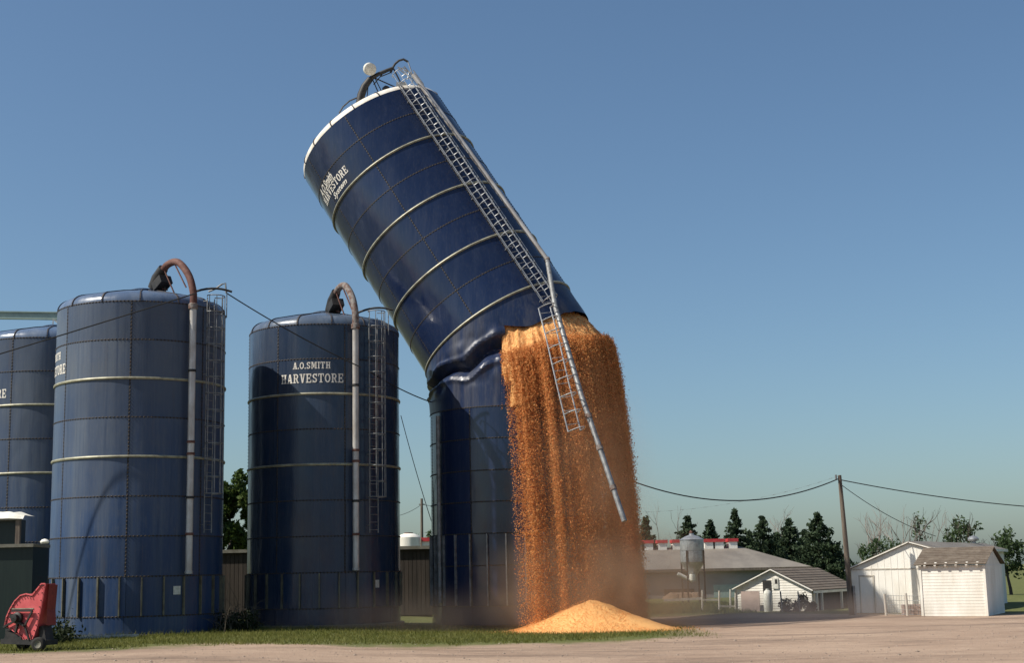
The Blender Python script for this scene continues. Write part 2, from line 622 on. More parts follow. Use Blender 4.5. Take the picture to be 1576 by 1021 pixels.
# ================================================================== GROUND
def ground_material():
    t = NT('yard_ground')
    sep = t.n('ShaderNodeSeparateXYZ')
    t.set(sep.inputs[0], t.pos)
    x, y = sep.outputs[0], sep.outputs[1]
    n1 = t.noise(.16, None, 5, .6)
    n2 = t.noise(1.3, None, 6, .7)
    n3 = t.noise(14, None, 4, .7)
    n4 = t.noise(.45, (.22, 1, 1), 7, .72)
    grav = t.mix(t.ramp(n1, .35, .65), (.385, .280, .205), (.285, .200, .145))
    grav = t.mix(t.ramp(n4, .49, .66, 0, .85), grav, (.15, .108, .082))
    grav = t.mix(t.ramp(n2, .5, .75, 0, .6), grav, (.46, .345, .255))
    grav = t.mix(t.ramp(n3, .52, .7, 0, .45), grav, (.17, .125, .10))
    gras = t.mix(t.ramp(n2, .35, .65), (.085, .105, .030), (.14, .145, .052))
    gras = t.mix(t.ramp(n3, .45, .7, 0, .5), gras, (.10, .08, .045))
    # strip of grass between the yard and the silos, and the lawn beyond the yard
    edge = t.math('ADD', t.math('MULTIPLY', x, .30), 45.3)
    wob = t.ramp(n1, .2, .8, -3.5, 3.5)
    d1 = t.math('SUBTRACT', t.math('ADD', y, wob), edge)
    d1 = t.math('ADD', d1, t.ramp(n2, .2, .8, -1.2, 1.2))
    g1 = t.ramp(d1, -.8, .9)
    g1 = t.math('MULTIPLY', g1, t.ramp(x, 4.6, 7.0, 1, 0))
    d2 = t.math('ADD', t.math('SUBTRACT', y, 71), wob)
    g2 = t.ramp(t.math('ADD', d2, t.ramp(x, 12, 20, 0, 8)), -1.5, 1.5)
    g = t.math('MAXIMUM', g1, g2)
    c = t.mix(g, grav, gras)
    nm = t.bump(t.math('ADD', n3, t.math('MULTIPLY', n2, 1.5)), .55, .06)
    return t.bsdf(c, .95, 0, nm, .15)


xs = np.unique(np.concatenate([np.linspace(-40, 40, 121), np.linspace(-2500, -40, 20), np.linspace(40, 2500, 20)]))
ys = np.unique(np.concatenate([np.linspace(-20, 150, 171), np.linspace(150, 5000, 24), np.linspace(-300, -20, 5)]))
gb = MB()
gb.v = [(x, y, gz(x, y)) for y in ys for x in xs]
nx = len(xs)
gb.f = [(j * nx + i, j * nx + i + 1, (j + 1) * nx + i + 1, (j + 1) * nx + i) for j in range(len(ys) - 1) for i in range(nx - 1)]
gme = gb.mesh('ground', 60)
structure(link('ground', gme, ground_material()))


# ================================================================== SILOS
def panel_mesh(R, n, h, segs=12, gap=.012, th=.02):
    b = MB()
    da = pi / n - gap / R / 2
    vs = []
    for r in (R - th, R):
        for z in (gap / 2, h - gap / 2):
            for k in range(segs + 1):
                a = -da + 2 * da * k / segs
                vs.append((r * sin(a), -r * cos(a), z))
    m = segs + 1
    fs = [(2 * m + k, 2 * m + k + 1, 3 * m + k + 1, 3 * m + k) for k in range(segs)]
    fs += [(k + 1, k, m * 2 + k, m * 2 + k + 1)[::-1] for k in range(segs)]
    fs += [(m + k, m + k + 1, m * 3 + k + 1, m * 3 + k)[::-1] for k in range(segs)]
    fs += [(0, m, 3 * m, 2 * m)[::-1], (m - 1, 2 * m - 1, 4 * m - 1, 3 * m - 1)]
    b.add(vs, fs)
    return b.mesh('panel', 30)


def bolts(b, frame, R, pts, s=.02):
    """little four-sided bolt heads at (angle, z)"""
    for a, z in pts:
        da = s / R
        p = [cyl(frame, R, a - da, z - s), cyl(frame, R, a + da, z - s), cyl(frame, R, a + da, z + s), cyl(frame, R, a - da, z + s),
             cyl(frame, R + .022, a, z)]
        b.add(p, [(0, 1, 4), (1, 2, 4), (2, 3, 4), (3, 0, 4)])


def seam_rows(parent, frame, R, n, zs, a_off, hzs, vrange, smat='seam'):
    """dark joints with bolt heads: one row strip per horizontal joint, one strip per vertical joint"""
    for z in hzs:
        b = MB()
        b.lathe([(R - .01, z - .021), (R + .006, z - .02), (R + .006, z + .02), (R - .01, z + .021)], 84, mat=frame)
        b.build('seam_strip', smat, parent, 40)
        c = MB()
        k = int(2 * pi * R / .135)
        bolts(c, frame, R + .006, [(2 * pi * i / k, z) for i in range(k)], .03)
        stuff(c.build('bolt_row', 'bolt', parent))
    for i in range(n):
        a = a_off + (i + .5) * 2 * pi / n
        b = MB()
        da = .02 / R
        pts = []
        for z in vrange:
            for r, aa in ((R - .01, a - da), (R + .006, a - da * .9), (R + .006, a + da * .9), (R - .01, a + da)):
                pts.append(cyl(frame, r, aa, z))
        b.add(pts, [(k, k + 1, k + 5, k + 4) for k in range(3)])
        b.build('seam_strip', smat, parent)
        c = MB()
        kk = int((vrange[1] - vrange[0]) / .135)
        bolts(c, frame, R + .006, [(a, vrange[0] + .06 + j * .135) for j in range(kk)], .03)
        stuff(c.build('bolt_row', 'bolt', parent))


def stiffener(parent, frame, R, z, mat='ring', d=.06):
    b = MB()
    b.lathe([(R - .01, z - .05), (R + d * .7, z - .045), (R + d, z), (R + d * .7, z + .045), (R - .01, z + .05)], 84, mat=frame)
    return b.build('stiffener_ring', mat, parent, 40)


def roof(parent, frame, R, z, n, mat, ribmat, hk=.42, rise=.95):
    """rounded knuckle, shallow cone, centre cap; every sheet and rib its own part"""
    prof = [(R, z)]
    rk = .55
    for k in range(1, 7):
        a = k / 6 * R_(68)
        prof.append((R - rk * (1 - cos(a)) * 1.1, z + hk * sin(a) / sin(R_(68))))
    prof.append((R * .5, z + hk + (rise - hk) * .55))
    prof.append((.42, z + rise))
    b = MB()
    da = pi / n
    b.lathe(prof, 6, -da + .004, da - .004)
    me = b.mesh('roof_panel', 35)
    rb = MB()
    for (r0, z0), (r1, z1) in zip(prof[:-1], prof[1:]):
        p0, p1 = Vector((0, -r0, z0)), Vector((0, -r1, z1))
        d = (p1 - p0).normalized()
        nrm = Vector((0, -d.z, d.y))
        if nrm.z < 0 and nrm.y > 0:
            nrm = -nrm
        vs = []
        for p in (p0, p1):
            for sx, off in ((-.025, -.02), (-.025, .035), (.025, .035), (.025, -.02)):
                vs.append(p + Vector((sx, 0, 0)) - nrm * (-off if nrm.y < 0 else off))
        rb.add(vs, [(k, (k + 1) % 4, (k + 1) % 4 + 4, k + 4) for k in range(4)])
    rme = rb.mesh('roof_rib')
    for k in range(n):
        link('roof_panel', me, mat, parent, frame @ Matrix.Rotation(2 * pi * k / n, 4, 'Z'))
        link('roof_rib', rme, ribmat, parent, frame @ Matrix.Rotation(2 * pi * (k + .5) / n, 4, 'Z'))
    c = MB()
    c.lathe([(.5, z + rise - .06), (.5, z + rise + .06), (.38, z + rise + .1), (.001, z + rise + .12)], 24, mat=frame)
    c.build('roof_cap', mat, parent, 40)
    return prof


def ladder(parent, frame, R, a, z0, z1, cage0, cage_mat='galv_dull', off=.18, wd=.42, step=.30, hoop=.62, depth=.72):
    """a ladder standing off the shell with a safety cage of hoops and straps"""
    da = wd / 2 / (R + off)
    b = MB()
    for s in (-1, 1):
        b.tube([cyl(frame, R + off, a + s * da, z) for z in (z0, z1)], .022, 6)
    lad = b.build('ladder', cage_mat, parent, 50)
    n = int((z1 - z0) / step)
    for i in range(n):
        z = z0 + .12 + i * step
        r = MB()
        r.tube([cyl(frame, R + off, a - da, z), cyl(frame, R + off, a + da, z)], .013, 5)
        r.build('rung', cage_mat, lad)
    ca, sa = cos(a), sin(a)
    rad = Vector((sa, -ca, 0))
    tan = Vector((ca, sa, 0))

    def hp(t, z):           # hoop outline
        ang = R_(-100 + 200 * t)
        p = rad * (R + off + .12 + depth * .5 * (cos(ang) + .18)) + tan * (.37 * sin(ang))
        return frame @ Vector((p.x, p.y, z))
    z = cage0
    while z < z1 + .5:
        h = MB()
        h.tube([cyl(frame, R + off, a - da, z)] + [hp(k / 10, z) for k in range(11)] + [cyl(frame, R + off, a + da, z)], .02, 5)
        h.build('cage_hoop', cage_mat, lad, 60)
        z += hoop
    for t in (.08, .3, .5, .7, .92):
        s = MB()
        s.tube([hp(t, cage0), hp(t, z - hoop)], .016, 5)
        s.build('cage_strap', cage_mat, lad)
    z = z0 + .3
    while z < z1:
        for s in (-1, 1):
            k = MB()
            k.bar(cyl(frame, R - .02, a + s * da, z), cyl(frame, R + off, a + s * da, z), .03)
            k.build('bracket', cage_mat, lad)
        z += 2.8
    return lad


def goose(parent, frame, pts, r, mat, hood=True):
    P = [frame @ Vector(p) for p in pts]
    # smooth the bend
    out = []
    for i in range(len(P) - 1):
        p0 = P[max(i - 1, 0)]; p1 = P[i]; p2 = P[i + 1]; p3 = P[min(i + 2, len(P) - 1)]
        for k in range(5):
            t = k / 5
            out.append(.5 * ((2 * p1) + (p2 - p0) * t + (2 * p0 - 5 * p1 + 4 * p2 - p3) * t * t + (3 * p1 - p0 - 3 * p2 + p3) * t ** 3))
    out.append(P[-1])
    b = MB()
    b.tube(out, r, 12)
    return b.build('gooseneck', mat, parent, 50)


SHEET = 1.3


def silo(loc, label, R, n, a_off, mat, roofmat, ringmat, pipe_a, lad_a, plac_a, pipe=True, nrib=26, gmat='rust', k_=1.1):
    o = thing('silo', loc, label, 'silo', 'blue steel silos in a row')
    F = Matrix.Translation(loc)
    z = [0.0, .62 * k_, 1.9 * k_] + [(1.9 + SHEET * k) * k_ for k in range(1, 8)]
    top = z[-1]
    b = MB()
    b.lathe([(R - .035, 0), (R - .035, top + .05)], 60, mat=F)
    b.build('shell', 'inside', o, 40)
    f = MB()
    f.lathe([(R + .16, -.35), (R + .16, .03), (R - .05, .05)], 60, mat=F)
    f.build('footing', 'cap_board', o, 40)
    for i in range(len(z) - 1):
        me = panel_mesh(R, n, z[i + 1] - z[i])
        me.materials.append(M[mat])
        for k in range(n):
            link('panel', me, None, o, F @ Matrix.Rotation(a_off + 2 * pi * k / n + (0.02 if i % 2 else 0), 4, 'Z') @ Matrix.Translation((0, 0, z[i])))
    seam_rows(o, F, R, n, z, a_off + .01, z[1:], (z[2], top))
    for k in (3, 5):
        stiffener(o, F, R, z[9 - (k - 1)], ringmat)
    for k in range(nrib):
        a = 2 * pi * (k + .3) / nrib
        b = MB()
        b.bar(cyl(F, R + .05, a, z[1] + .02), cyl(F, R + .05, a, z[2] - .02), .05, .10, up=(sin(a), -cos(a), 0))
        b.build('base_rib', 'ring_dull', o)
    roof(o, F, R, top, 14, roofmat, 'seam')
    # placard
    b = MB()
    a = plac_a
    pts = [cyl(F, R + .03, a + u / R, v) for u, v in ((-.14, 1.42), (.14, 1.42), (.14, 1.72), (-.14, 1.72))]
    pts += [cyl(F, R + .01, a + u / R, v) for u, v in ((-.14, 1.42), (.14, 1.42), (.14, 1.72), (-.14, 1.72))]
    b.add(pts, [(0, 1, 2, 3), (0, 4, 5, 1), (1, 5, 6, 2), (2, 6, 7, 3), (3, 7, 4, 0)])
    b.build('placard', 'placard', o)
    if pipe:
        rp, pr = R + .26, .125
        b = MB()
        b.tube([cyl(F, rp, pipe_a, 1.95 * k_), cyl(F, rp, pipe_a, top - .1)], pr, 14)
        p = b.build('fill_pipe', 'pipe', o, 50)
        for zz, mm in ((2.0 * k_, 'galv'), (3.25 * k_, 'rust'), (4.45 * k_, 'black'), (5.9 * k_, 'rust'), (6.3 * k_, 'rust'), (8.7 * k_, 'black')):
            c = MB()
            c.lathe([(pr - .01, -.05), (pr + .025, -.045), (pr + .025, .045), (pr - .01, .05)], 14, mat=Matrix.Translation(cyl(F, rp, pipe_a, zz)))
            c.build('pipe_collar', mm, p, 40)
            k = MB()
            k.bar(cyl(F, R - .02, pipe_a, zz), cyl(F, rp - pr, pipe_a, zz), .04)
            k.build('bracket', 'galv_dull', p)
        c = MB()
        c.lathe([(pr, -.1), (pr + .05, -.08), (pr + .05, .1), (pr, .14)], 14, mat=Matrix.Translation(cyl(F, rp, pipe_a, top - .12)))
        c.build('pipe_collar', 'rustgrey', p, 40)
        e = Vector((sin(pipe_a), -cos(pipe_a), 0))
        A = [e * rp + Vector((0, 0, top - .05)), e * (rp - .02) + Vector((0, 0, top + .45)), e * (rp - .35) + Vector((0, 0, top + 1.15)), e * (rp - 1.05) + Vector((0, 0, top + 1.75)),
             e * (rp - 1.75) + Vector((0, 0, top + 1.78)), e * (rp - 2.2) + Vector((0, 0, top + 1.5))]
        gm = gmat
        goose(p, F, A, pr + .012, gm)
        # hood and hatch at the mouth of the pipe
        h = MB()
        B = [F @ (e * (rp - 2.05) + Vector((0, 0, top + 1.68))), F @ (e * (rp - 2.45) + Vector((0, 0, top + 1.35))), F @ (e * (rp - 2.66) + Vector((0, 0, top + .98)))]
        h.tube(B, [.19, .23, .25], 10)
        h.build('spout_hood', 'black', p, 40)
        h = MB()
        mm = F @ Matrix.Translation(e * (rp - 2.12) + Vector((0, 0, top + 1.1))) @ Matrix.Rotation(pipe_a, 4, 'Z') @ Matrix.Rotation(R_(-28), 4, 'X')
        h.box(-.26, .26, -.3, .3, -.17, .17, mm)
        h.build('hatch_box', 'black', p)
        for (u, v0, v1) in ((.7, .8, 1.65), (1.45, .62, 1.6), (1.95, .9, 1.0)):
            s = MB()
            s.bar(F @ (e * (rp - u) + Vector((.12, 0, top + v0 * .9))), F @ (e * (rp - u - .45) + Vector((-.05, 0, top + v1))), .04)
            s.build('brace', 'rust', p)
        for u in (-.25, .2):
            s = MB()
            s.bar(F @ (e * (rp - 2.3 + u) + Vector((u * .5, 0, top + .72))), F @ (e * (rp - 2.3 + u) + Vector((u * .5, 0, top + 1.25))), .045)
            s.build('brace', 'black', p)
    if lad_a is not None:
        lad = ladder(o, F, R, lad_a, 3.3 * k_, top + .35, 4.6 * k_)
        # curved grab rail over the top of the ladder
        e = Vector((sin(lad_a), -cos(lad_a), 0))
        tn = Vector((cos(lad_a), sin(lad_a), 0))
        b = MB()
        pts = []
        for k in range(9):
            t = k / 8
            pts.append(F @ (e * (R - .55 + 1.2 * t) + tn * (-.3 + .95 * t) + Vector((0, 0, top + .42 + .36 * sin(pi * (.15 + .62 * t))))))
        b.tube(pts, .045, 6)
        b.build('grab_rail', 'black', lad, 60)
        for t in (0, 1):
            b = MB()
            q = pts[0] if t == 0 else pts[7]
            b.tube([q, Vector((q.x, q.y, F.translation.z + top - .35))], .02, 5)
            b.build('rail_post', 'galv_dull', lad)
    return o, F, top, R


# positions measured from the print
def base_pos(px, d):
    p = at(px, 860, d)
    return Vector((p.x, d, 0.0))


S1 = base_pos(211, 54.7)
S2 = base_pos(499, 59.2)
SA = base_pos(72, 62.7)
S1.z, S2.z, SA.z = -.19, -.13, -.10
RS, R2 = 3.17, 3.10
K2 = 59.2 / 55.0
lbl = 'faded blue steel silo with rusty brown gooseneck pipe, next to the red blower'
o1, F1, top1, _ = silo(S1, lbl, RS, 7, R_(7 - 25.7), 'blue_old', 'roof_blue', 'ring', R_(46.7), R_(63), R_(41))
lettering(o1, F1, RS, 'HARVESTORE', R_(-67), 9.59, .37, 2.5)
lettering(o1, F1, RS, 'A.O.SMITH', R_(-67), 10.16, .29, 1.6)
o2, F2, top2, _ = silo(S2, 'dark blue steel silo with white stencilled name, between the faded silo and the toppled one', R2, 7, R_(22 - 25.7), 'blue_mid', 'roof_blue2', 'ring', R_(29), R_(44), R_(48.4), gmat='rustgrey', k_=K2)
lettering(o2, F2, R2, 'HARVESTORE', R_(-2), 9.48, .36, 2.55)
lettering(o2, F2, R2, 'A.O.SMITH', R_(-2), 10.04, .27, 1.52)
oA, FA, topA, _ = silo(SA, 'blue steel silo without ladder or fill pipe, behind the dark green wagon', RS, 7, R_(-14 - 25.7), 'blue_old', 'roof_blue', 'ring', R_(80), None, R_(90), pipe=False)
lettering(oA, FA, RS, 'HARVESTORE', R_(-40), 9.57, .37, 2.5)

# ================================================================== THE TOPPLED SILO
R3 = 3.66
C3 = Vector((at(797, 860, 61.6).x, 61.6, -.30))
o3 = thing('toppled_silo', C3, 'navy steel silo broken in two, its upper half toppled sideways and spilling corn', 'silo')
F3 = Matrix.Translation(C3)
zl = [0.0, .75, 2.37, 3.65, 4.93, 6.2, 7.5, 8.8]           # joints of the standing half
ZL = zl[-1]
b = MB()
b.lathe([(R3 - .035, 0), (R3 - .035, ZL)], 72, mat=F3)
lower = b.build('lower_section', 'inside', o3, 40)
N3, A3 = 8, R_(-8)
for i in range(len(zl) - 1):
    me = panel_mesh(R3, N3, zl[i + 1] - zl[i])
    me.materials.append(M['blue_new'])
    for k in range(N3):
        link('panel', me, None, lower, F3 @ Matrix.Rotation(A3 + 2 * pi * k / N3, 4, 'Z') @ Matrix.Translation((0, 0, zl[i])))
seam_rows(lower, F3, R3, N3, zl, A3, zl[1:], (zl[1], ZL), 'seam_dark')
for k in range(30):
    a = 2 * pi * (k + .4) / 30
    b = MB()
    b.bar(cyl(F3, R3 + .05, a, zl[1] + .02), cyl(F3, R3 + .05, a, zl[3] - .02), .05, .10, up=(sin(a), -cos(a), 0))
    b.build('base_rib', 'galv_dull', lower)
for u in (-.02, .085):
    b = MB()
    b.add([cyl(F3, R3 + .03, R_(34) + u + du / R3, v) for du, v in ((-.14, 1.75), (.14, 1.75), (.14, 2.0), (-.14, 2.0))], [(0, 1, 2, 3)])
    b.build('placard', 'placard', lower)
# a slim pipe standing against the lower half, and the cable tray beside it
b = MB()
b.tube([cyl(F3, R3 + .14, R_(-58), .9), cyl(F3, R3 + .14, R_(-58), 8.6)], .09, 10)
b.build('drain_pipe', 'galv_dull', lower, 50)

# upper half: local frame with its origin in the lowest sound stiffener ring
AX = Vector((-.500, .175, .848)).normalized()
pm = at(669.5, 362, 63.0)
ORG = pm - AX * 5.6
ex = (Vector((1, 0, 0)) - AX * AX.x).normalized()
ey = AX.cross(ex)
FU = Matrix(((ex.x, ey.x, AX.x, ORG.x), (ex.y, ey.y, AX.y, ORG.y), (ex.z, ey.z, AX.z, ORG.z), (0, 0, 0, 1)))
UPZ = [1.4 * k for k in range(9)]
UT = UPZ[-1]
b = MB()
b.lathe([(R3 - .035, 0), (R3 - .035, UT)], 72, mat=FU)
upper = b.build('upper_section', 'inside', o3, 40)
me = panel_mesh(R3, N3, 1.4)
me.materials.append(M['blue_new'])
AU = R_(4)
for i in range(8):
    for k in range(N3):
        link('panel', me, None, upper, FU @ Matrix.Rotation(AU + 2 * pi * k / N3, 4, 'Z') @ Matrix.Translation((0, 0, UPZ[i])))
seam_rows(upper, FU, R3, N3, UPZ, AU, UPZ[1::2], (0, UT), 'seam_dark')
for z in UPZ[0:8:2]:
    stiffener(upper, FU, R3, z, 'ring', .07)
roof(upper, FU, R3, UT, 18, 'white_roof', 'seam', hk=.40, rise=.85)
script_lettering(upper, FU, R3, 'A.O.Smith', R_(-63), 9.37, .38, 1.5)
lettering(upper, FU, R3, 'HARVESTORE', R_(-57), 8.98, .36, 2.5)
script_lettering(upper, FU, R3, 'System', R_(-52), 8.56, .34, 1.2)

# the crumpled skin that still joins the two halves, and the torn skirt over the corn
A_T0, A_T1 = R_(-205), R_(2)


def tri(x):                                       # triangle wave, for sharp creases
    return abs((x % 1.0) * 2 - 1) * 2 - 1


def join_pt(a, s):
    p0 = cyl(F3, R3, a, ZL)
    p1 = cyl(FU, R3, a, 0)
    p = p0.lerp(p1, s)
    rad = Vector((sin(a), -cos(a), 0))
    fr = sstep(R_(-125), R_(-60), a)              # the buckle is deepest on the side that faces the yard
    wv = mnoise.noise(Vector((a * 2.6, s * 1.2, 5.1)))
    mid = .55 + .045 * tri(a * 1.15 + .1) + .05 * wv
    d = (s - mid) / (.105 + .03 * wv)
    fold = max(0.0, 1 - abs(d))                   # a V-shaped crease, not a round wave
    d2 = (s - (mid - .15)) / .05
    d3 = (s - (mid + .14)) / .045
    lip = max(0.0, 1 - abs(d2)) * .07 + max(0.0, 1 - abs(d3)) * .05
    zone = sstep(.22, .36, s) * (1 - sstep(.74, .88, s))
    r = (-.50 * fold * (.4 + .6 * fr) + lip * (.4 + .6 * fr))
    r += .08 * (abs(mnoise.noise(Vector((a * 3.1 + s * 1.5, s * 2.2 - a, 2.0)))) - .2) * zone
    r += .035 * tri(a * 2.3 + s * 1.7) * zone * fr * (1 - fold)
    r += .014 * tri(a * 4.1 - s * 2.6 + .3) * zone
    z = .06 * tri(a * 1.9 + s) * zone * fr
    return p + rad * r + Vector((0, 0, z))


b = MB()
na, ns = 260, 64
for j in range(ns + 1):
    for i in range(na + 1):
        b.v.append(tuple(join_pt(A_T0 + (A_T1 - A_T0) * i / na, j / ns)))
b.f = [(j * (na + 1) + i, j * (na + 1) + i + 1, (j + 1) * (na + 1) + i + 1, (j + 1) * (na + 1) + i) for j in range(ns) for i in range(na)]
b.build('crumpled_skin', 'blue_bent', o3, 22)
b = MB()
na, ns = 120, 10
for j in range(ns + 1):
    for i in range(na + 1):
        a = R_(-14) + (R_(170) - R_(-14)) * i / na
        L = .55 + .95 * sstep(R_(-16), R_(12), a) + .12 * mnoise.noise(Vector((a * 6, 1, 1))) + .10
        t = j / ns
        r = R3 + .04 * t * mnoise.noise(Vector((a * 4, t * 2, 8))) - .10 * t * (1 - sstep(R_(-10), R_(30), a))
        b.v.append(tuple(cyl(FU, r, a, -L * t)))
b.f = [(j * (na + 1) + i, (j + 1) * (na + 1) + i, (j + 1) * (na + 1) + i + 1, j * (na + 1) + i + 1) for j in range(ns) for i in range(na)]
b.build('torn_skirt', 'blue_bent', upper, 40)
b = MB()
na = 60
for j, zz in enumerate((ZL - .02, ZL + .55, ZL + 1.0)):
    for i in range(na + 1):
        a = R_(-6) + R_(170) * i / na
        h = .25 * mnoise.noise(Vector((a * 5, 0, 4))) * j / 2
        b.v.append(tuple(cyl(F3, R3 + .12 * (j / 2) ** 2 - .02, a, zz + h)))
b.f = [(j * (na + 1) + i, j * (na + 1) + i + 1, (j + 1) * (na + 1) + i + 1, (j + 1) * (na + 1) + i) for j in range(2) for i in range(na)]
b.build('torn_rim', 'blue_bent', lower, 40)

# ladder, cage and fill pipe on the upper half
ladder(upper, FU, R3, R_(29), -1.1, UT + .25, -1.0, 'galv', .16, .44, .30, .58, .80)
ppts = [cyl(FU, R3 + .40, R_(48 - 9 * t), .9 + (UT + .4 - .9) * t) for t in (0, .33, .66, 1.0)]
b = MB()
b.tube(ppts, .105, 14)
pipe3 = b.build('fill_pipe', 'pipe', upper, 50)
elbow = ppts[0]
drop = [elbow, at(854, 470, 57.2), at(872, 532, 56.2), at(895, 610, 55.2), at(923, 690, 54.3), at(961, 803, 53.4)]
b = MB()
b.tube(drop, .105, 14)
hang = b.build('hanging_pipe', 'galv_dull', pipe3, 50)
for q, d_ in ((drop[0], drop[1] - drop[0]), (drop[4], drop[5] - drop[3]), (drop[3].lerp(drop[4], .4), drop[4] - drop[3]), (drop[4].lerp(drop[5], .55), drop[5] - drop[4])):
    c = MB()
    d_ = d_.normalized()
    c.tube([q - d_ * .09, q + d_ * .09], .13, 14)
    c.build('pipe_collar', 'rustgrey', hang, 50)
# the lower length of ladder cage torn loose and hanging in the corn
ld = [at(838, 474, 57.2), at(850, 520, 56.2), at(866, 590, 55.4), at(884, 664, 54.7)]
b = MB()
side = Vector((.24, .05, 0.03))
b.tube([p - side for p in ld], .03, 6)
b.tube([p + side for p in ld], .03, 6)
loose = b.build('hanging_ladder', 'galv', upper, 50)


def along(pts, t):
    L = [0]
    for p, q in zip(pts[:-1], pts[1:]):
        L.append(L[-1] + (q - p).length)
    d = t * L[-1]
    for i in range(len(pts) - 1):
        if d <= L[i + 1] + 1e-6:
            return pts[i].lerp(pts[i + 1], (d - L[i]) / (L[i + 1] - L[i]))
    return pts[-1]


for k in range(9):
    p = along(ld, min(1, k / 8))
    c = MB()
    c.tube([p - side] + [p + side * (cos(R_(180 - 22.5 * q))) + Vector((.30, -.42, .12)) * sin(R_(22.5 * q)) for q in range(1, 8)] + [p + side], .024, 5)
    c.build('cage_hoop', 'galv', loose, 60)
for k in range(10):
    p = along(ld, (k + .5) / 10)
    c = MB()
    c.tube([p - side, p + side], .013, 5)
    c.build('rung', 'galv', loose)

# gear on the toppled roof: gooseneck hood, round lamp-like cap, grab rail, braces, vent
Yr = pm.y + 1.2


def RP(px, py, dy=0.0):
    return at(px, py, Yr + dy)


b = MB()
b.tube([RP(554, 158), RP(556, 146), RP(561, 133), RP(570, 121)], [.19, .19, .17, .15], 10)
hood = b.build('gooseneck', 'black', upper, 50)
b = MB()
b.tube([RP(570, 121), RP(582, 114), RP(596, 108), RP(606, 104)], [.12, .10, .09, .08], 8)
b.build('gooseneck_arm', 'black', hood, 50)
b = MB()
c0 = RP(569, 106, -.3)
dirn = (Vector((0, 0, CAM_Z)) - c0).normalized()
dirn = (dirn + Vector((.25, 0, -.1))).normalized()
b.tube([c0 - dirn * .16, c0 - dirn * .13, c0 + dirn * .13, c0 + dirn * .16], [.24, .29, .29, .24], 20)
b.build('round_cap', 'placard', hood, 35)
for (p, q, r) in (((573, 121), (583, 144), .03), ((577, 120), (588, 142), .025), ((575, 119), (611, 135), .03), ((590, 112), (575, 130), .025),
                  ((567, 128), (565, 148), .025), ((585, 118), (600, 112), .025), ((606, 106), (617, 128), .04)):
    b = MB()
    b.tube([RP(*p), RP(*q)], r, 6)
    b.build('brace', 'black', hood)
b = MB()
b.tube([RP(601, 112), RP(604, 105), RP(608, 98), RP(614, 93), RP(621, 91), RP(628, 95)], .055, 7)
b.build('grab_rail', 'black', upper, 60)
b = MB()
b.tube([RP(594, 141), RP(594.5, 137), RP(596, 133)], [.17, .20, .12], 10)
b.build('vent', 'black', upper, 50)
b = MB()
b.tube([RP(522, 174), RP(528, 164), RP(538, 155), RP(550, 150)], .035, 6)
b.build('roof_rail', 'black', upper, 60)
m3 = RP(617, 132, -1.0)
b = MB()
b.box(m3.x - .2, m3.x + .25, m3.y - .2, m3.y + .2, m3.z - .2, m3.z + .12)
b.build('junction_box', 'galv_dull', upper)
# cage head above the rim
for (p, q) in (((612, 103), (633, 112)), ((633, 112), (650, 132)), ((614, 106), (630, 118)), ((628, 95), (634, 112)), ((636, 108), (652, 130)), ((622, 102), (640, 122)), ((630, 110), (627, 122))):
    b = MB()
    b.tube([RP(*p, -2.2), RP(*q, -2.2)], .03, 6)
    b.build('cage_head_bar', 'galv', upper)

# ================================================================== CORN
def lip(a):
    """height of the top of the corn where it rolls over the broken rim"""
    return C3.z + ZL + 2.45 + .75 * sstep(R_(-12), R_(40), a) + .25 * sstep(R_(40), R_(75), a) - .6 * sstep(R_(80), R_(120), a)


A_C0, A_C1 = R_(-8), R_(122)


def corn_top(a, t):
    """t 0 inside under the skirt .. 1 hanging outside the rim"""
    k0 = sstep(A_C0 - .02, A_C0 + .35, a)
    prof = [(R3 - 1.3, 1.35), (R3 - .5, .85), (R3 - .05, .36), (R3 + .28, -.02), (R3 + .50, -.55), (R3 + .62, -1.3), (R3 + .66, -2.3)]
    x = t * (len(prof) - 1)
    i = min(int(x), len(prof) - 2)
    f = x - i
    r = prof[i][0] * (1 - f) + prof[i + 1][0] * f
    z = prof[i][1] * (1 - f) + prof[i + 1][1] * f
    r = R3 - .35 + (r - R3 + .35) * (.25 + .75 * k0)
    return r, lip(a) + z - .25


b = MB()
na, ns = 150, 40
for j in range(ns + 1):
    for i in range(na + 1):
        a = A_C0 + (A_C1 - A_C0) * i / na
        t = j / ns
        r, z = corn_top(a, t)
        q = Vector((r * sin(a) * 3, r * cos(a) * 3, z * 1.0))
        r += (.22 * mnoise.noise(Vector((a * 9, t * 3, 0))) + .14 * mnoise.noise(Vector((a * 26, t * 4, 7)))) * (.3 + t)
        z += .07 * mnoise.noise(q * 1.4)
        b.v.append((C3.x + r * sin(a), C3.y - r * cos(a), z))
b.f = [(j * (na + 1) + i, (j + 1) * (na + 1) + i, (j + 1) * (na + 1) + i + 1, j * (na + 1) + i + 1) for j in range(ns) for i in range(na)]
cm_ = b.build('corn_mass', 'corn_heap', None, 70)
CM_ORG = tuple(cm_.matrix_basis.translation)
tag(cm_, 'mass of orange corn bulging out over the broken rim of the toppled silo', 'corn')

vs_ = np.array(b.v)
kk = rng.integers(0, len(vs_), 26000)
mass_pts = vs_[kk] + np.array(CM_ORG) + rng.normal(0, .022, (26000, 3))
# falling kernels: every kernel is thrown off the lip and falls freely
NG = 600000
PC = Vector((at(908, 930, 55.2).x, 55.2, 0))
PILE_H, PILE_R = 1.60, 3.4


def pile_h(f):
    return PILE_H * (np.sqrt((1 - np.clip(f, 0, 1)) ** 2 + .08) - .283)


u = rng.random(NG * 2)
ang = A_C0 + (A_C1 - A_C0) * u
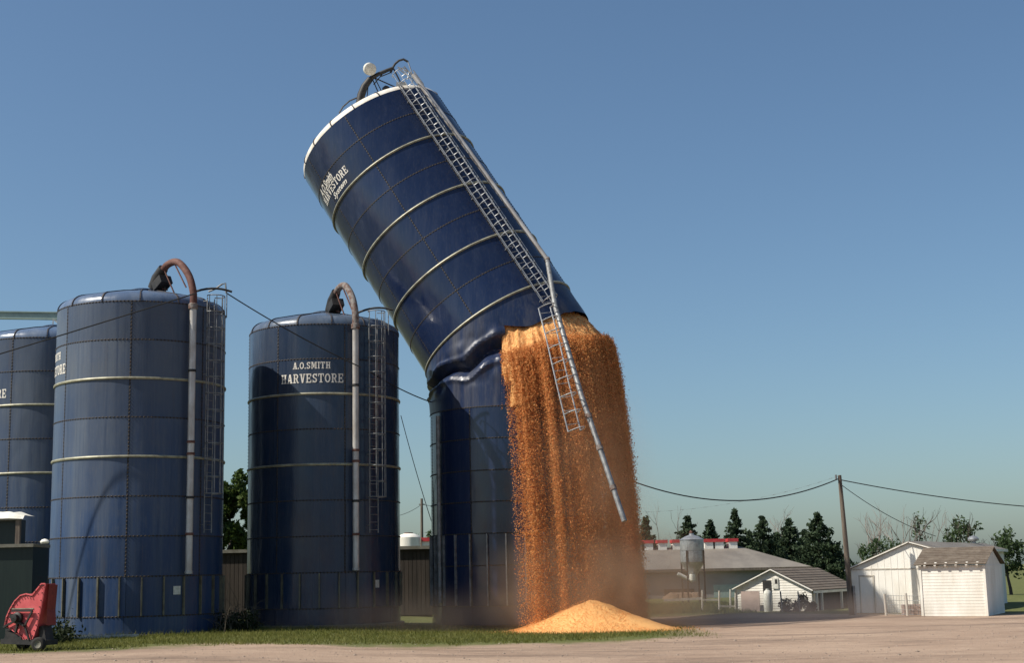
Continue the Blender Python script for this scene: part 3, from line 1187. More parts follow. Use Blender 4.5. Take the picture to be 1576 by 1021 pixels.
# strands: more corn comes over some places of the rim than others
tab = np.linspace(A_C0, A_C1, 900)
nz1 = np.array([mnoise.noise(Vector((a * 9, .3, 0))) for a in tab])
nz2 = np.array([mnoise.noise(Vector((a * 34, 1.7, 0))) for a in tab])
nz3 = np.array([mnoise.noise(Vector((a * 80, 4.1, 0))) for a in tab])
strength = np.clip(.56 + .45 * nz1 + .70 * nz2 + .55 * nz3, .12, 1.0)
strength *= np.clip((tab - A_C0) / .12, .22, 1)
dens = np.interp(ang, tab, strength)
keep = rng.random(NG * 2) < dens
ang = ang[keep][:NG]
n = len(ang)
lipz = np.array([lip(a) for a in np.linspace(A_C0, A_C1, 400)])
z0 = np.interp(ang, np.linspace(A_C0, A_C1, 400), lipz) - .45 + rng.normal(0, .12, n)
tmax = np.sqrt(2 * (z0 + .45) / 9.81)
t = tmax * rng.random(n) ** .70
vr = .22 + .16 * np.interp(ang, tab, nz1) + .14 * np.interp(ang, tab, nz2) + np.abs(rng.normal(0, .09, n))
r0 = R3 + .36 + .12 * np.interp(ang, tab, nz2) + np.abs(rng.normal(0, .10, n))
r = r0 + vr * t
X = C3.x + r * np.sin(ang) + (.48 - .25 * np.clip(np.sin(ang), 0, 1)) * t + rng.normal(0, .016, n) * (1 + 2.4 * t)
Y = C3.y - r * np.cos(ang) - 1.05 * t + rng.normal(0, .05, n) * (1 + 2 * t)
Z = z0 - 4.905 * t * t
ok = Z > -.42 + pile_h(np.hypot(X - PC.x, Y - PC.y) / PILE_R)
ang, t, X, Y, Z = ang[ok], t[ok], X[ok], Y[ok], Z[ok]
n = len(ang)
strand = np.interp(ang, tab, strength)
size = .0108 * rng.lognormal(0, .42, n)
tet = np.array([[1, 1, 1], [1, -1, -1], [-1, 1, -1], [-1, -1, 1]], float) * .75
qv = rng.normal(size=(n, 4))
qv /= np.linalg.norm(qv, axis=1)[:, None]
a_, b_, c_, d_ = qv.T
RM = np.stack([np.stack([1 - 2 * (c_ * c_ + d_ * d_), 2 * (b_ * c_ - a_ * d_), 2 * (b_ * d_ + a_ * c_)], -1),
               np.stack([2 * (b_ * c_ + a_ * d_), 1 - 2 * (b_ * b_ + d_ * d_), 2 * (c_ * d_ - a_ * b_)], -1),
               np.stack([2 * (b_ * d_ - a_ * c_), 2 * (c_ * d_ + a_ * b_), 1 - 2 * (b_ * b_ + c_ * c_)], -1)], 1)
V = np.einsum('nij,kj->nki', RM, tet) * size[:, None, None]
V[:, :, 2] *= 1.25
V += np.stack([X, Y, Z], 1)[:, None, :]
fi = np.array([[0, 1, 2], [0, 3, 1], [0, 2, 3], [1, 3, 2]])
Fc = (np.arange(n)[:, None, None] * 4 + fi[None]).ravel()
tint = np.repeat(np.clip(.42 + .30 * strand + rng.normal(0, .2, n), 0, 1), 4)
me = np_mesh('corn_stream', V.reshape(-1, 3), Fc, 3, 'corn', tint)
stuff(link('corn_stream', me, None), 'curtain of orange corn kernels falling from the broken silo', 'corn')

n = len(mass_pts)
V = tet[None] * rng.uniform(.008, .016, n)[:, None, None] * rng.choice([-1, 1], (n, 1, 3)) + mass_pts[:, None, :]
me = np_mesh('rolling_corn', V.reshape(-1, 3), (np.arange(n)[:, None, None] * 4 + fi[None]).ravel(), 3, 'corn', np.repeat(rng.uniform(.3, .95, n), 4))
stuff(link('rolling_corn', me, None), 'loose kernels rolling over the corn at the broken rim', 'corn')
# the heap on the ground
b = MB()
nr, na = 46, 110
for j in range(nr + 1):
    for i in range(na):
        a = 2 * pi * i / na
        f = j / nr
        rr = 3.4 + .15 * sin(a + .4) + .25 * mnoise.noise(Vector((cos(a) * 1.5, sin(a) * 1.5, 0)))
        r = rr * f
        h = float(pile_h(f))
        x, y = PC.x + r * sin(a), PC.y - r * cos(a)
        z = gz(x, y) - .02 + h * (1 + .10 * mnoise.noise(Vector((x * .9, y * .9, 0)))) + .03 * mnoise.noise(Vector((x * 4, y * 4, 0)))
        b.v.append((x, y, z))
b.f = [(j * na + i, (j + 1) * na + i, (j + 1) * na + (i + 1) % na, j * na + (i + 1) % na) for j in range(nr) for i in range(na)]
tag(b.build('corn_pile', 'corn_heap', None, 70), 'cone-shaped heap of bright orange corn on the ground below the toppled silo', 'corn pile')
n = 9000
a = rng.random(n) * 2 * pi
rr = (3.1 * np.sqrt(rng.random(n)) + rng.gamma(1.3, .35, n))
X, Y = PC.x + rr * np.sin(a), PC.y - rr * np.cos(a)
f = np.clip(rr / PILE_R, 0, 1)
Z = np.array([gz(x, y) for x, y in zip(X, Y)]) + pile_h(f) + .01
qv = rng.normal(size=(n, 4)); qv /= np.linalg.norm(qv, axis=1)[:, None]
V = (tet[None] * (rng.uniform(.008, .017, n))[:, None, None]) + np.stack([X, Y, Z], 1)[:, None, :]
me = np_mesh('scattered_corn', V.reshape(-1, 3), (np.arange(n)[:, None, None] * 4 + fi[None]).ravel(), 3, 'corn', np.repeat(rng.uniform(.7, 1, n), 4))
stuff(link('scattered_corn', me, None), 'loose corn kernels strewn over and around the corn heap', 'corn')

# ================================================================== FARM BUILDINGS
def clap_wall(name, parent, p0, p1, z0, z1, step, mat, lap=.02, top=None):
    """lapped horizontal siding between two ground points; top(t) trims it to a gable"""
    b = MB()
    p0, p1 = Vector(p0), Vector(p1)
    d = (p1 - p0).normalized()
    nrm = Vector((d.y, -d.x, 0))
    z = z0
    L = (p1 - p0).length
    while z < z1 - 1e-4:
        h = min(step, z1 - z)
        s0, s1 = 0.0, 1.0
        if top:
            zs = [i / 60 for i in range(61) if top(i / 60) >= z + h * .5]
            if not zs:
                break
            s0, s1 = min(zs), max(zs)
        a, c = p0 + d * (L * s0), p0 + d * (L * s1)
        b.add([a + nrm * lap + Vector((0, 0, z)), c + nrm * lap + Vector((0, 0, z)), c + nrm * .003 + Vector((0, 0, z + h)), a + nrm * .003 + Vector((0, 0, z + h)),
               a + Vector((0, 0, z)), c + Vector((0, 0, z))], [(0, 1, 2, 3), (4, 5, 1, 0)])
        z += h
    return b.build(name, mat, parent)


# ---- long low barn with red-capped roof vents
YB = 128.0
bl, br = at(905, 900, YB).x, at(1243, 900, YB).x
gB = gz(20, YB) - .1
eave, ridge = at(1100, 876, YB).z, at(1060, 843, YB + 9).z
rl = at(1137, 842, YB + 9).x
barn = thing('hog_barn', ((bl + br) / 2, YB + 9, gB), 'long low grey barn with red capped vents along its ridge, behind the feed bin', 'barn')
b = MB()
b.box(bl, br, YB, YB + 18, gB, eave - .02)
b.build('wall', 'grey_wall', barn)
b = MB()
b.add([(bl - 1, YB - .5, eave), (br + .4, YB - .5, eave), (rl, YB + 9, ridge), (bl - 1, YB + 9, ridge), (br + .4, YB + 18.5, eave), (bl - 1, YB + 18.5, eave)],
      [(0, 1, 2, 3), (3, 2, 4, 5), (1, 4, 2), (0, 3, 5)])
b.build('roof', 'grey_roof', barn)
b = MB()
b.box(bl - 1, br + .4, YB - .56, YB - .48, eave - .22, eave + .02)
b.build('fascia', 'wood', barn)
for px in (980, 997, 1018, 1040, 1089, 1105, 1126):
    x = at(px, 840, YB + 9).x
    b = MB()
    b.box(x - .40, x + .40, YB + 8.0, YB + 9.6, ridge - .3, ridge + .42)
    v = b.build('roof_vent', 'white_paint', barn)
    b = MB()
    b.box(x - .49, x + .49, YB + 7.9, YB + 9.75, ridge + .42, ridge + .72)
    b.build('vent_cap', 'red_cap', v)
b = MB()
b.box(at(1022, 900, YB).x, at(1068, 900, YB).x, YB - .08, YB + .1, gB, gB + .95)
b.build('barn_opening', 'black', barn)
xw0, xw1 = at(1098, 900, YB).x, at(1160, 900, YB).x
b = MB()
b.box(xw0, xw1, YB - .05, YB + .1, gB, gB + 1.25)
b.build('wall_patch', 'paleg', barn)
b = MB()
for i in range(14):
    cx = at(1030 + i * 3.2, 900, YB - 3).x
    b.lathe([(.8, 0), (.6, .3 + .12 * (i % 3)), (.2, .5 + .15 * (i % 2)), (.01, .55)], 9, mat=Matrix.Translation((cx, YB - 3 - (i % 3) * .6, gB + .05)))
tag(b.build('straw_heap', 'bale', None, 60), 'low brown heap of straw litter in front of the long grey barn', 'straw heap')

# ---- galvanised feed bin on legs
YF = 94.0
fc = at(1066.5, 880, YF)
gF = gz(fc.x, YF)
zt, ze, zc, zh = at(1066, 823, YF).z, at(1066, 831, YF).z, at(1066, 866, YF).z, at(1066, 890, YF).z
Rf = 18.0 * YF / FPX
fb = thing('feed_bin', (fc.x, YF, gF), 'galvanised hopper feed bin on thin dark legs beside the long barn', 'feed bin')
FF = Matrix.Translation((fc.x, YF, 0))
nr_ = 2
for i in range(nr_):
    for k in range(6):
        b = MB()
        z0_, z1_ = zc + (ze - zc) * i / nr_, zc + (ze - zc) * (i + 1) / nr_
        b.lathe([(Rf, z0_ + .012), (Rf + .012, (z0_ + z1_) / 2), (Rf, z1_ - .012)], 6, 2 * pi * k / 6 + .02 + i * .5, 2 * pi * (k + 1) / 6 + i * .5, mat=FF)
        b.build('panel', 'galv', fb, 40)
b = MB()
b.lathe([(Rf - .02, zc), (Rf - .02, ze)], 30, mat=FF)
b.build('shell', 'galv_dull', fb, 40)
b = MB()
b.lathe([(Rf + .05, ze - .02), (Rf * .55, ze + (zt - ze) * .6), (.16, zt - .04), (.15, zt + .05), (.01, zt + .07)], 30, mat=FF)
b.build('bin_roof', 'galv', fb, 30)
b = MB()
b.tube([(fc.x - .04, YF, zt + .05), (fc.x + .03, YF, zt + .2)], .12, 8)
b.build('filler_cap', 'rust', fb, 40)
b = MB()
b.lathe([(Rf, zc), (.18, zh), (.16, zh - .25)], 30, mat=FF)
b.build('hopper', 'galv', fb, 30)
for k in range(4):
    a = R_(45 + 90 * k + 12)
    b = MB()
    b.bar((fc.x + (Rf + .04) * sin(a), YF - (Rf + .04) * cos(a), gF - .1), (fc.x + (Rf + .04) * sin(a), YF - (Rf + .04) * cos(a), zc + .75), .10)
    b.build('leg', 'black', fb)
b = MB()
b.tube([at(1043, 884, YF - .6), at(1066, 895, YF - .6)], .13, 10)
au = b.build('auger_tube', 'placard', fb, 40)
b = MB()
ac = at(1065, 889, YF - .6)
b.lathe([(.01, -.2), (.2, -.2), (.22, 0), (.2, .2), (.01, .2)], 12, mat=Matrix.Translation(ac))
b.build('auger_boot', 'tarp', au, 40)

# the three white sheds stand on one grid, turned so that their fronts look towards the sun
TH = R_(30)
AXX, AXY = Vector((cos(TH), -sin(TH), 0)), Vector((sin(TH), cos(TH), 0))


class Frame:
    """a building's own axes: x along its front, y into its depth; origin at the foot of the front-left corner"""

    def __init__(s, pxl, Y, g):
        s.o = at(pxl, 900, Y)
        s.o.z = 0.0
        s.g = g
        s.m = Matrix(((AXX.x, AXY.x, 0, s.o.x), (AXX.y, AXY.y, 0, s.o.y), (0, 0, 1, 0), (0, 0, 0, 1)))

    def x(s, px, y=0.0):                # where along the front (y metres behind it) that column of the print falls
        d = ray(px, 900)
        A = s.o + AXY * y
        # A + w AXX parallel to d
        return (A.y * d.x - A.x * d.y) / (AXX.x * d.y - AXX.y * d.x)

    def z(s, px, py, y=0.0):
        p = s.m @ Vector((s.x(px, y), y, 0))
        d = ray(px, py)
        return CAM_Z + d.z * p.y / d.y


def roof_courses(parent, fm, x0, x1, ya, za, yb, zb, n, x1top=None):
    for i in range(n):
        t0, t1 = i / n, (i + 1) / n
        y0, y1, z0, z1 = ya + (yb - ya) * t0, ya + (yb - ya) * t1, za + (zb - za) * t0, za + (zb - za) * t1
        b = MB()
        b.add([fm.m @ Vector(p) for p in ((x0, y0, z0 + .035), (x1, y0, z0 + .035), (x1, y1, z1 + .01), (x0, y1, z1 + .01), (x0, y0, z0), (x1, y0, z0))], [(0, 1, 2, 3), (4, 5, 1, 0)])
        b.build('shingle_course', 'shingle', parent)


def side_courses(parent, fm, y0, y1, xa, za, xb, zb, n):
    """courses on a slope that falls towards +x or -x of the building"""
    for i in range(n):
        t0, t1 = i / n, (i + 1) / n
        x0, x1, z0, z1 = xa + (xb - xa) * t0, xa + (xb - xa) * t1, za + (zb - za) * t0, za + (zb - za) * t1
        b = MB()
        b.add([fm.m @ Vector(p) for p in ((x0, y0, z0 + .035), (x0, y1, z0 + .035), (x1, y1, z1 + .01), (x1, y0, z1 + .01), (x0, y0, z0), (x0, y1, z0))], [(0, 1, 2, 3), (4, 5, 1, 0)])
        b.build('shingle_course', 'shingle', parent)


# ---- low white shed with brown roof and open porch
YH = 76.0
gH = gz(12, 74)
fh = Frame(1131, YH, gH)
xp, xr = fh.x(1188), fh.x(1248)
zp, ze_ = fh.z(1188, 878), fh.z(1134, 906)
ze_r = fh.z(1248, 908)
DH = 7.5
hs = thing('low_shed', fh.m @ Vector((xr / 2, 2, gH)), 'low white gabled shed with brown shingle roof and open porch on posts', 'shed')


def topH(t):
    x = xr * t
    return zp - (xp - x) / xp * (zp - ze_) if x < xp else zp - (x - xp) / (xr - xp) * (zp - ze_r)


b = MB()
b.prism([(.01, gH - .1), (xr - .01, gH - .1), (xr - .01, ze_r - .03), (xp, zp - .04), (.01, ze_ - .03)], .05, DH, fh.m)
b.build('wall', 'white_paint', hs)
clap_wall('siding', hs, fh.m @ Vector((0, .05, 0)), fh.m @ Vector((xr, .05, 0)), gH, zp, .13, 'white_paint', .02, topH)
for s_, xe, zz in ((-1, -.12, ze_), (1, xr + .12, ze_r)):
    b = MB()
    b.bar(fh.m @ Vector((xe, -.10, zz - .06)), fh.m @ Vector((xp, -.10, zp + .02)), .05, .13, up=AXY)
    b.build('barge_board', 'white_paint', hs)
b = MB()
b.add([fh.m @ Vector(p) for p in ((-.15, -.08, ze_ - .05), (xp, -.08, zp + .05), (xp, DH, zp + .05), (-.15, DH, ze_ - .05), (xr + .15, -.08, ze_r - .06), (xr + .15, DH, ze_r - .06))], [(0, 1, 2, 3), (1, 4, 5, 2)])
rf = b.build('roof', 'shingle', hs)
side_courses(rf, fh, -.09, DH + .05, xr + .17, ze_r - .05, xp, zp + .06, 9)
# porch under the right-hand eave
fas = MB()
fas.box(xr + .12, xr + .18, -.05, DH, ze_r - .20, ze_r - .07, fh.m)
fas.build('porch_fascia', 'white_paint', hs)
for yy in (.3, 1.1, 4.4, 6.6):
    b = MB()
    b.box(xr + .10, xr + .21, yy, yy + .11, gH - .1, ze_r - .2, fh.m)
    b.build('porch_post', 'white_paint', hs)
b = MB()
b.box(xr - .02, xr + .02, .6, DH - .2, gH, ze_r - .12, fh.m)
b.build('porch_back', 'darkboard', hs)
x0, x1 = fh.x(1174), fh.x(1186)
b = MB()
b.box(x0, x1, -.02, .045, gH + .2, fh.z(1180, 894), fh.m)
b.build('doorway', 'black', hs)
x0, x1 = fh.x(1189), fh.x(1198)
zw0, zw1 = fh.z(1193, 907), fh.z(1193, 891)
b = MB()
b.box(x0, x1, -.025, .045, zw0, zw1, fh.m)
wn = b.build('window', 'placard', hs)
b = MB()
b.box(x0 + (x1 - x0) * .45, x1 - .04, -.032, .02, zw0 + .25, zw1 - .05, fh.m)
b.build('pane', 'black', wn)
x0, x1 = fh.x(1145), fh.x(1173)
b = MB()
b.box(x0, x1, -.5, -.45, gH, fh.z(1160, 911, -.5), fh.m)
tag(b.build('plywood_sheet', 'plank', None), 'pinkish plywood sheet leaning against the low white shed', 'plywood sheet')
pz = fh.m @ Vector((fh.x(1180.5, -.8), -.8, 0))
zt_ = fh.z(1180, 907, -.8)
b = MB()
b.lathe([(.01, gH - .05), (.21, gH - .04), (.22, gH + .1), (.22, zt_ - .28), (.17, zt_ - .12), (.08, zt_ - .06), (.085, zt_ - .01), (.01, zt_)], 18, mat=Matrix.Translation((pz.x, pz.y, 0)))
tag(b.build('gas_cylinder', 'placard', None, 40), 'tall pale gas cylinder standing at the doorway of the low white shed', 'gas cylinder')

# ---- white barn with board-and-batten gable
YW = 68.5
gW = gz(15, 66)
fw = Frame(1311, YW, gW)
wp, wr = fw.x(1403), fw.x(1436)
zpk, zev, zer = fw.z(1403, 834), fw.z(1311, 874), fw.z(1436, 843)
DW = 16.0
wb = thing('white_barn', fw.m @ Vector((wp, 4, gW)), 'white board and batten barn with wide gable behind the clapboard shed', 'barn')
b = MB()
b.prism([(0, gW - .1), (wr, gW - .1), (wr, zer), (wp, zpk - .03), (0, zev)], 0, DW, fw.m)
b.build('wall', 'white_paint', wb)
zt2 = lambda x: (zpk - (wp - x) / wp * (zpk - zev) if x < wp else zpk - (x - wp) / (wr - wp) * (zpk - zer)) - .05
nb = 12
for i in range(nb + 1):
    x = .03 + (wr - .06) * i / nb
    b = MB()
    b.box(x - .015, x + .015, -.010, .01, gW, zt2(x), fw.m)
    b.build('batten', 'white_paint', wb)
b = MB()
b.box(0, wr, -.02, .01, zev - .14, zev - .08, fw.m)
b.build('belt_board', 'pale_wood', wb)
for xe, zz in ((-.28, zev - .28 / wp * (zpk - zev)), (wr + .2, zer - .2 / (wr - wp) * (zpk - zer))):
    b = MB()
    P8 = [(xe, -.06, zz + .03), (wp, -.06, zpk + .03), (wp, DW + .2, zpk + .03), (xe, DW + .2, zz + .03), (xe, -.06, zz - .09), (wp, -.06, zpk - .09), (wp, DW + .2, zpk - .09), (xe, DW + .2, zz - .09)]
    b.add([fw.m @ Vector(p) for p in P8], [(0, 1, 2, 3), (4, 7, 6, 5), (0, 4, 5, 1), (2, 6, 7, 3), (0, 3, 7, 4)])
    b.build('roof', 'grey_roof', wb)
    b = MB()
    b.bar(fw.m @ Vector((xe, -.08, zz - .03)), fw.m @ Vector((wp, -.08, zpk - .03)), .04, .14, up=AXY)
    b.build('barge_board', 'white_paint', wb)
b = MB()
b.box(wr + .2, wr + .25, -.2, DW, zer - .16, zer - .02, fw.m)
b.build('eave_fascia', 'white_paint', wb)
x0, x1 = fw.x(1322), fw.x(1346)
zd = fw.z(1335, 886)
b = MB()
for (a0, a1, c0, c1) in ((x0, x1, zd - .07, zd), (x0, x0 + .06, gW, zd - .07), (x1 - .06, x1, gW, zd - .07)):
    b.box(a0, a1, -.03, -.012, c0, c1, fw.m)
b.build('door_frame', 'pale_wood', wb)
yv = 6.0
pv = fw.m @ Vector((wp, yv, 0))
for yv in np.arange(2, 15, .25):                      # the ridge point that shows above the clapboard shed
    pv = fw.m @ Vector((wp, float(yv), 0))
    if 788 + FPX * pv.x / (pv.y * cos(PITCH)) > 1492:
        break
b = MB()
b.lathe([(.14, -.3), (.14, .14), (.28, .16), (.30, .26), (.20, .38), (.02, .44)], 14, mat=Matrix.Translation((pv.x, pv.y, zpk)))
b.build('roof_ventilator', 'galv', wb, 40)

# ---- clapboard shed with brown roof at the right
YS = 63.0
gS = gz(18, 61)
fs_ = Frame(1417, YS, gS)
sw = fs_.x(1516)
ztop = fs_.z(1470, 871)
DS = 3.6
shd = thing('clapboard_shed', fs_.m @ Vector((sw / 2, DS / 2, gS)), 'white clapboard shed with brown shingle roof and exposed rafter ends', 'shed')
b = MB()
b.box(.005, sw - .005, .03, DS, gS - .1, ztop, fs_.m)
b.build('wall', 'white_paint', shd)
clap_wall('siding', shd, fs_.m @ Vector((0, .03, 0)), fs_.m @ Vector((sw, .03, 0)), gS, ztop, .13, 'white_paint', .012)
clap_wall('siding', shd, fs_.m @ Vector((sw - .005, .03, 0)), fs_.m @ Vector((sw - .005, DS, 0)), gS, ztop, .13, 'white_paint', .012)
for x in (0, sw):
    b = MB()
    b.box(x - .05, x + .05, -.01, .09, gS, ztop, fs_.m)
    b.build('corner_board', 'white_paint', shd)
zE = fs_.z(1460, 869, -.3) - .02
zU = fs_.z(1480, 843, DS / 2)
b = MB()
b.add([fs_.m @ Vector(p) for p in ((.01, .04, ztop - .08), (.01, DS / 2, zU - .06), (.01, DS, ztop - .08), (sw - .01, .04, ztop - .08), (sw - .01, DS / 2, zU - .06), (sw - .01, DS, ztop - .08))], [(0, 1, 2), (3, 5, 4)])
b.build('gable_wall', 'white_paint', shd)
xo0, xo1 = -.2, sw + .12
b = MB()
b.add([fs_.m @ Vector(p) for p in ((xo0, -.14, zE - .02), (xo1, -.14, zE - .02), (xo1, DS / 2, zU - .02), (xo0, DS / 2, zU - .02), (xo1, DS + .3, zE - .02), (xo0, DS + .3, zE - .02))], [(0, 1, 2, 3), (3, 2, 4, 5)])
rf2 = b.build('roof', 'shingle', shd)
roof_courses(rf2, fs_, xo0 - .02, xo1 + .02, -.16, zE, DS / 2, zU, 10)
for i in range(6):
    x = .25 + (sw - .5) * i / 5
    b = MB()
    b.bar(fs_.m @ Vector((x, -.15, zE - .07)), fs_.m @ Vector((x, .05, zE + .06)), .09, .09)
    b.build('rafter_tail', 'white_paint', shd)

# ---- fence posts and rails by the sheds
def post(px, py0, py1, Y, mat, label, wd=.11, lean=0.0, grp=None):
    p = at(px, py1, Y)
    g = gz(p.x, Y)
    t = at(px + lean, py0, Y)
    b = MB()
    b.tube([(p.x, Y, g - .15), (p.x * .5 + t.x * .5, Y, (g + t.z) / 2), (t.x, Y, t.z)], [wd / 2, wd / 2, wd / 2.3], 8)
    return tag(b.build('fence_post', mat, None, 50), label, 'post', grp)


fg = 'pale posts of the fence left of the low shed'
fl = 'pale wooden fence post standing in the grass left of the low white shed'
FL = ['outermost pale fence post, at the end of the high rail left of the low shed', 'pale fence post where the high and low rails meet', 'pale fence post standing back in the grass behind the rails', 'pale fence post against the corner of the low white shed']
FP = [(1081, 909, 937, 78), (1107, 910, 939, 77), (1124, 908, 932, 80), (1132, 909, 938, 76)]
for a, l_ in zip(FP, FL):
    post(*a, 'pale_wood', l_, grp=fg)
for (p, q, Y) in (((1081, 924), (1107, 924), 77.6), ((1107, 934), (1132, 934), 76.6)):
    b = MB()
    b.bar(at(*p, Y), at(*q, Y), .05, .09)
    tag(b.build('fence_rail', 'pale_wood', None), 'pale fence rail nailed %s two posts left of the low shed' % ('high between' if Y > 77 else 'low between'), 'rail')
b = MB()
b.bar(at(1022, 925, 84), at(1080, 922, 84), .10, .14)
tag(b.build('beam', 'pale_wood', None), 'long pale beam lying in the grass before the straw heap', 'beam')
for a, l_ in (((1204, 911, 938, 72.5), 'thin grey post by the window of the low white shed'), ((1231, 911, 936, 72.5), 'thin grey post rising out of the dark green bush')):
    post(*a, 'galv_dull', l_, wd=.08, lean=-3, grp='thin posts before the low shed')
for a, l_ in (((1364, 915, 944, 64.5), 'leaning pale post at the free end of the wire fence'), ((1397, 914, 945, 63.6), 'leaning pale post beside the pinkish block stack')):
    post(*a, 'pale_wood', l_, wd=.12, lean=-3, grp='leaning posts before the white barn')
b = MB()
q0, q1 = at(1364, 931, 64.4), at(1417, 932, 63.6)
for k in range(5):
    dz = Vector((0, 0, .38 - k * .2))
    b.tube([q0 + dz, q1 + dz], .010, 5)
for k in range(14):
    p = q0.lerp(q1, k / 13)
    b.tube([p + Vector((0, 0, .42)), p - Vector((0, 0, .45))], .006, 4)
tag(b.build('wire_fence', 'galv_dull', None), 'sagging wire mesh fence before the white board and batten barn', 'fence')
b = MB()
c0 = at(1401, 942, 64.2)
for i in range(4):
    for k in range(3):
        b.box(c0.x - .35 + i * .33, c0.x - .04 + i * .33, 64.0, 64.35, gz(c0.x, 64) + k * .16, gz(c0.x, 64) + .15 + k * .16)
tag(b.build('brick_stack', 'plank', None), 'small stack of pinkish blocks beside the leaning posts', 'block stack')

# ---- dark boarded shed behind the silos
YD = 72.0
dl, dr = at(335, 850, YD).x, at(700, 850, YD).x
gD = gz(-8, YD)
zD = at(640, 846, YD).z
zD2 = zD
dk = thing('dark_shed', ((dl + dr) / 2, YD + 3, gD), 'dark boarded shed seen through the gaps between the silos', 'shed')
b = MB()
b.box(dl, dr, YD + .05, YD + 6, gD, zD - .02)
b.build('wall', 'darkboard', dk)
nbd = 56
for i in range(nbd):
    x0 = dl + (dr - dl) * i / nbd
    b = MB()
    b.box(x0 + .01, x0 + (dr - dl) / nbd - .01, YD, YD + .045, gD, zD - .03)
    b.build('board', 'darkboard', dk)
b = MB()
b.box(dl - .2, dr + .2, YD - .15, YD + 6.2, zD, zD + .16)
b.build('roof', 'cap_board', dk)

# ---- white tank and red-capped vent glimpsed above the dark shed
Yt = 118.0
tp = at(629, 838, Yt)
tk = thing('white_tank', (tp.x, Yt, gz(tp.x, Yt)), 'short white round tank above the dark shed roof, between two silos', 'tank')
b = MB()
zt3, zb3 = at(629, 828, Yt).z, gz(tp.x, Yt)
b.lathe([(.95, zb3), (.95, zt3), (.80, zt3 + .17), (.4, zt3 + .32), (.01, zt3 + .36)], 24, mat=Matrix.Translation((tp.x, Yt, 0)))
b.build('tank_body', 'white_paint', tk, 40)
b = MB()
b.lathe([(.36, zt3 + .3), (.36, zt3 + .4), (.01, zt3 + .42)], 14, mat=Matrix.Translation((tp.x, Yt, 0)))
b.build('tank_lid', 'rust', tk, 40)
bv = at(658, 836, Yt)
bx_ = thing('vent_house', (bv.x, Yt, gz(bv.x, Yt)), 'small white roof vent with red cap next to the white tank', 'vent')
b = MB()
b.box(bv.x - .42, bv.x + .42, Yt, Yt + .9, gz(bv.x, Yt), at(658, 834, Yt).z)
b.build('vent_box', 'white_paint', bx_)
b = MB()
b.box(bv.x - .5, bv.x + .5, Yt - .1, Yt + 1, at(658, 834, Yt).z, at(658, 828, Yt).z)
b.build('vent_cap', 'red_cap', bx_)

# ================================================================== WAGON, BLOWER AND BEAM AT THE LEFT
YG = 48.4
gx0, gx1 = at(-70, 900, YG).x, at(73, 900, YG + 1.6).x
gG = gz(-16, YG)
zg = at(40, 841, YG).z
wg = thing('feed_wagon', ((gx0 + gx1) / 2, YG + 1, gG), 'dark green steel feed wagon box with white tarpaulin on top', 'wagon')
b = MB()
b.box(gx0, gx1, YG, YG + 1.6, gG + .05, zg - .04)
b.build('box_side', 'greensteel', wg)
b = MB()
b.box(gx0, gx1 + .04, YG - .12, YG + 1.66, zg - .04, zg + .07)
b.build('top_ledge', 'cap_board', wg)
hx1 = at(31, 820, YG + .5).x
zc2 = at(15, 797, YG + .5).z
b = MB()
b.box(gx0, hx1 - .16, YG + .62, YG + 1.5, zg + .07, zc2 - .06)
b.build('upper_box', 'greensteel', wg)
b = MB()
b.box(hx1 - .15, hx1, YG + .45, YG + .6, zg + .07, zc2 - .1)
b.build('corner_post', 'wood', wg)
b = MB()
b.box(gx0, hx1 + .02, YG + .43, YG + .6, zc2 - .1, zc2)
b.build('top_rail', 'cap_board', wg)
b = MB()
nx_, ny_ = 30, 8
for j in range(ny_ + 1):
    for i in range(nx_ + 1):
        x = gx0 + (hx1 + .12 - gx0) * i / nx_
        y = YG + .38 + 1.25 * j / ny_
        e = min(1, 3 * (1 - i / nx_) + .25) * min(1, j * .6 + .2)
        b.v.append((x, y, zc2 + .03 + e * (.16 + .10 * mnoise.noise(Vector((x * 1.6, y * 2, 0)))) - (.1 if j == 0 else 0)))
b.f = [(j * (nx_ + 1) + i, j * (nx_ + 1) + i + 1, (j + 1) * (nx_ + 1) + i + 1, (j + 1) * (nx_ + 1) + i) for j in range(ny_) for i in range(nx_)]
b.build('tarpaulin', 'tarp', wg, 60)
b = MB()
p = at(69, 833, YG + .1)
b.lathe([(.13, 0), (.16, .06), (.1, .13), (.01, .16)], 9, mat=Matrix.Translation((p.x, YG + .1, zg + .07)))
b.build('corner_cap', 'tarp', wg, 50)

# pale green beam at silo-top height
b = MB()
Yb2 = 66.0
p0, p1 = at(-30, 485, Yb2), at(120, 487, Yb2)
for off, ht in ((.16, .05), (-.16, .05)):
    b.bar(p0 + Vector((0, 0, off)), p1 + Vector((0, 0, off)), .22, ht)
b.bar(p0, p1, .08, .30)
bm = b.build('conveyor_beam', 'paleg', None)
tag(bm, 'pale green steel beam running level above the silo behind the wagon', 'beam')
for px in (82,):
    c = MB()
    c.bar(at(px, 490, Yb2), at(px - 1, 508, Yb2 - 1), .05)
    c.bar(at(px, 491, Yb2), at(px + 9, 499, Yb2 - .6), .05)
    c.build('support_strut', 'galv_dull', bm)

# red forage blower
YR = 42.0
gR = gz(-15, YR)
bc = at(37, 953, YR)
rot = Matrix.Translation(bc) @ Matrix.Rotation(R_(-22), 4, 'Z')
bw = thing('forage_blower', (bc.x, YR, gR), 'faded red forage blower with round fan housing and angled spout', 'blower')
PXM = YR / FPX * 1.05


def L(px, py, dy):                 # outline in the blower's own plane
    return rot @ Vector(((px - 43) * PXM, dy, (952 - py) * PXM))


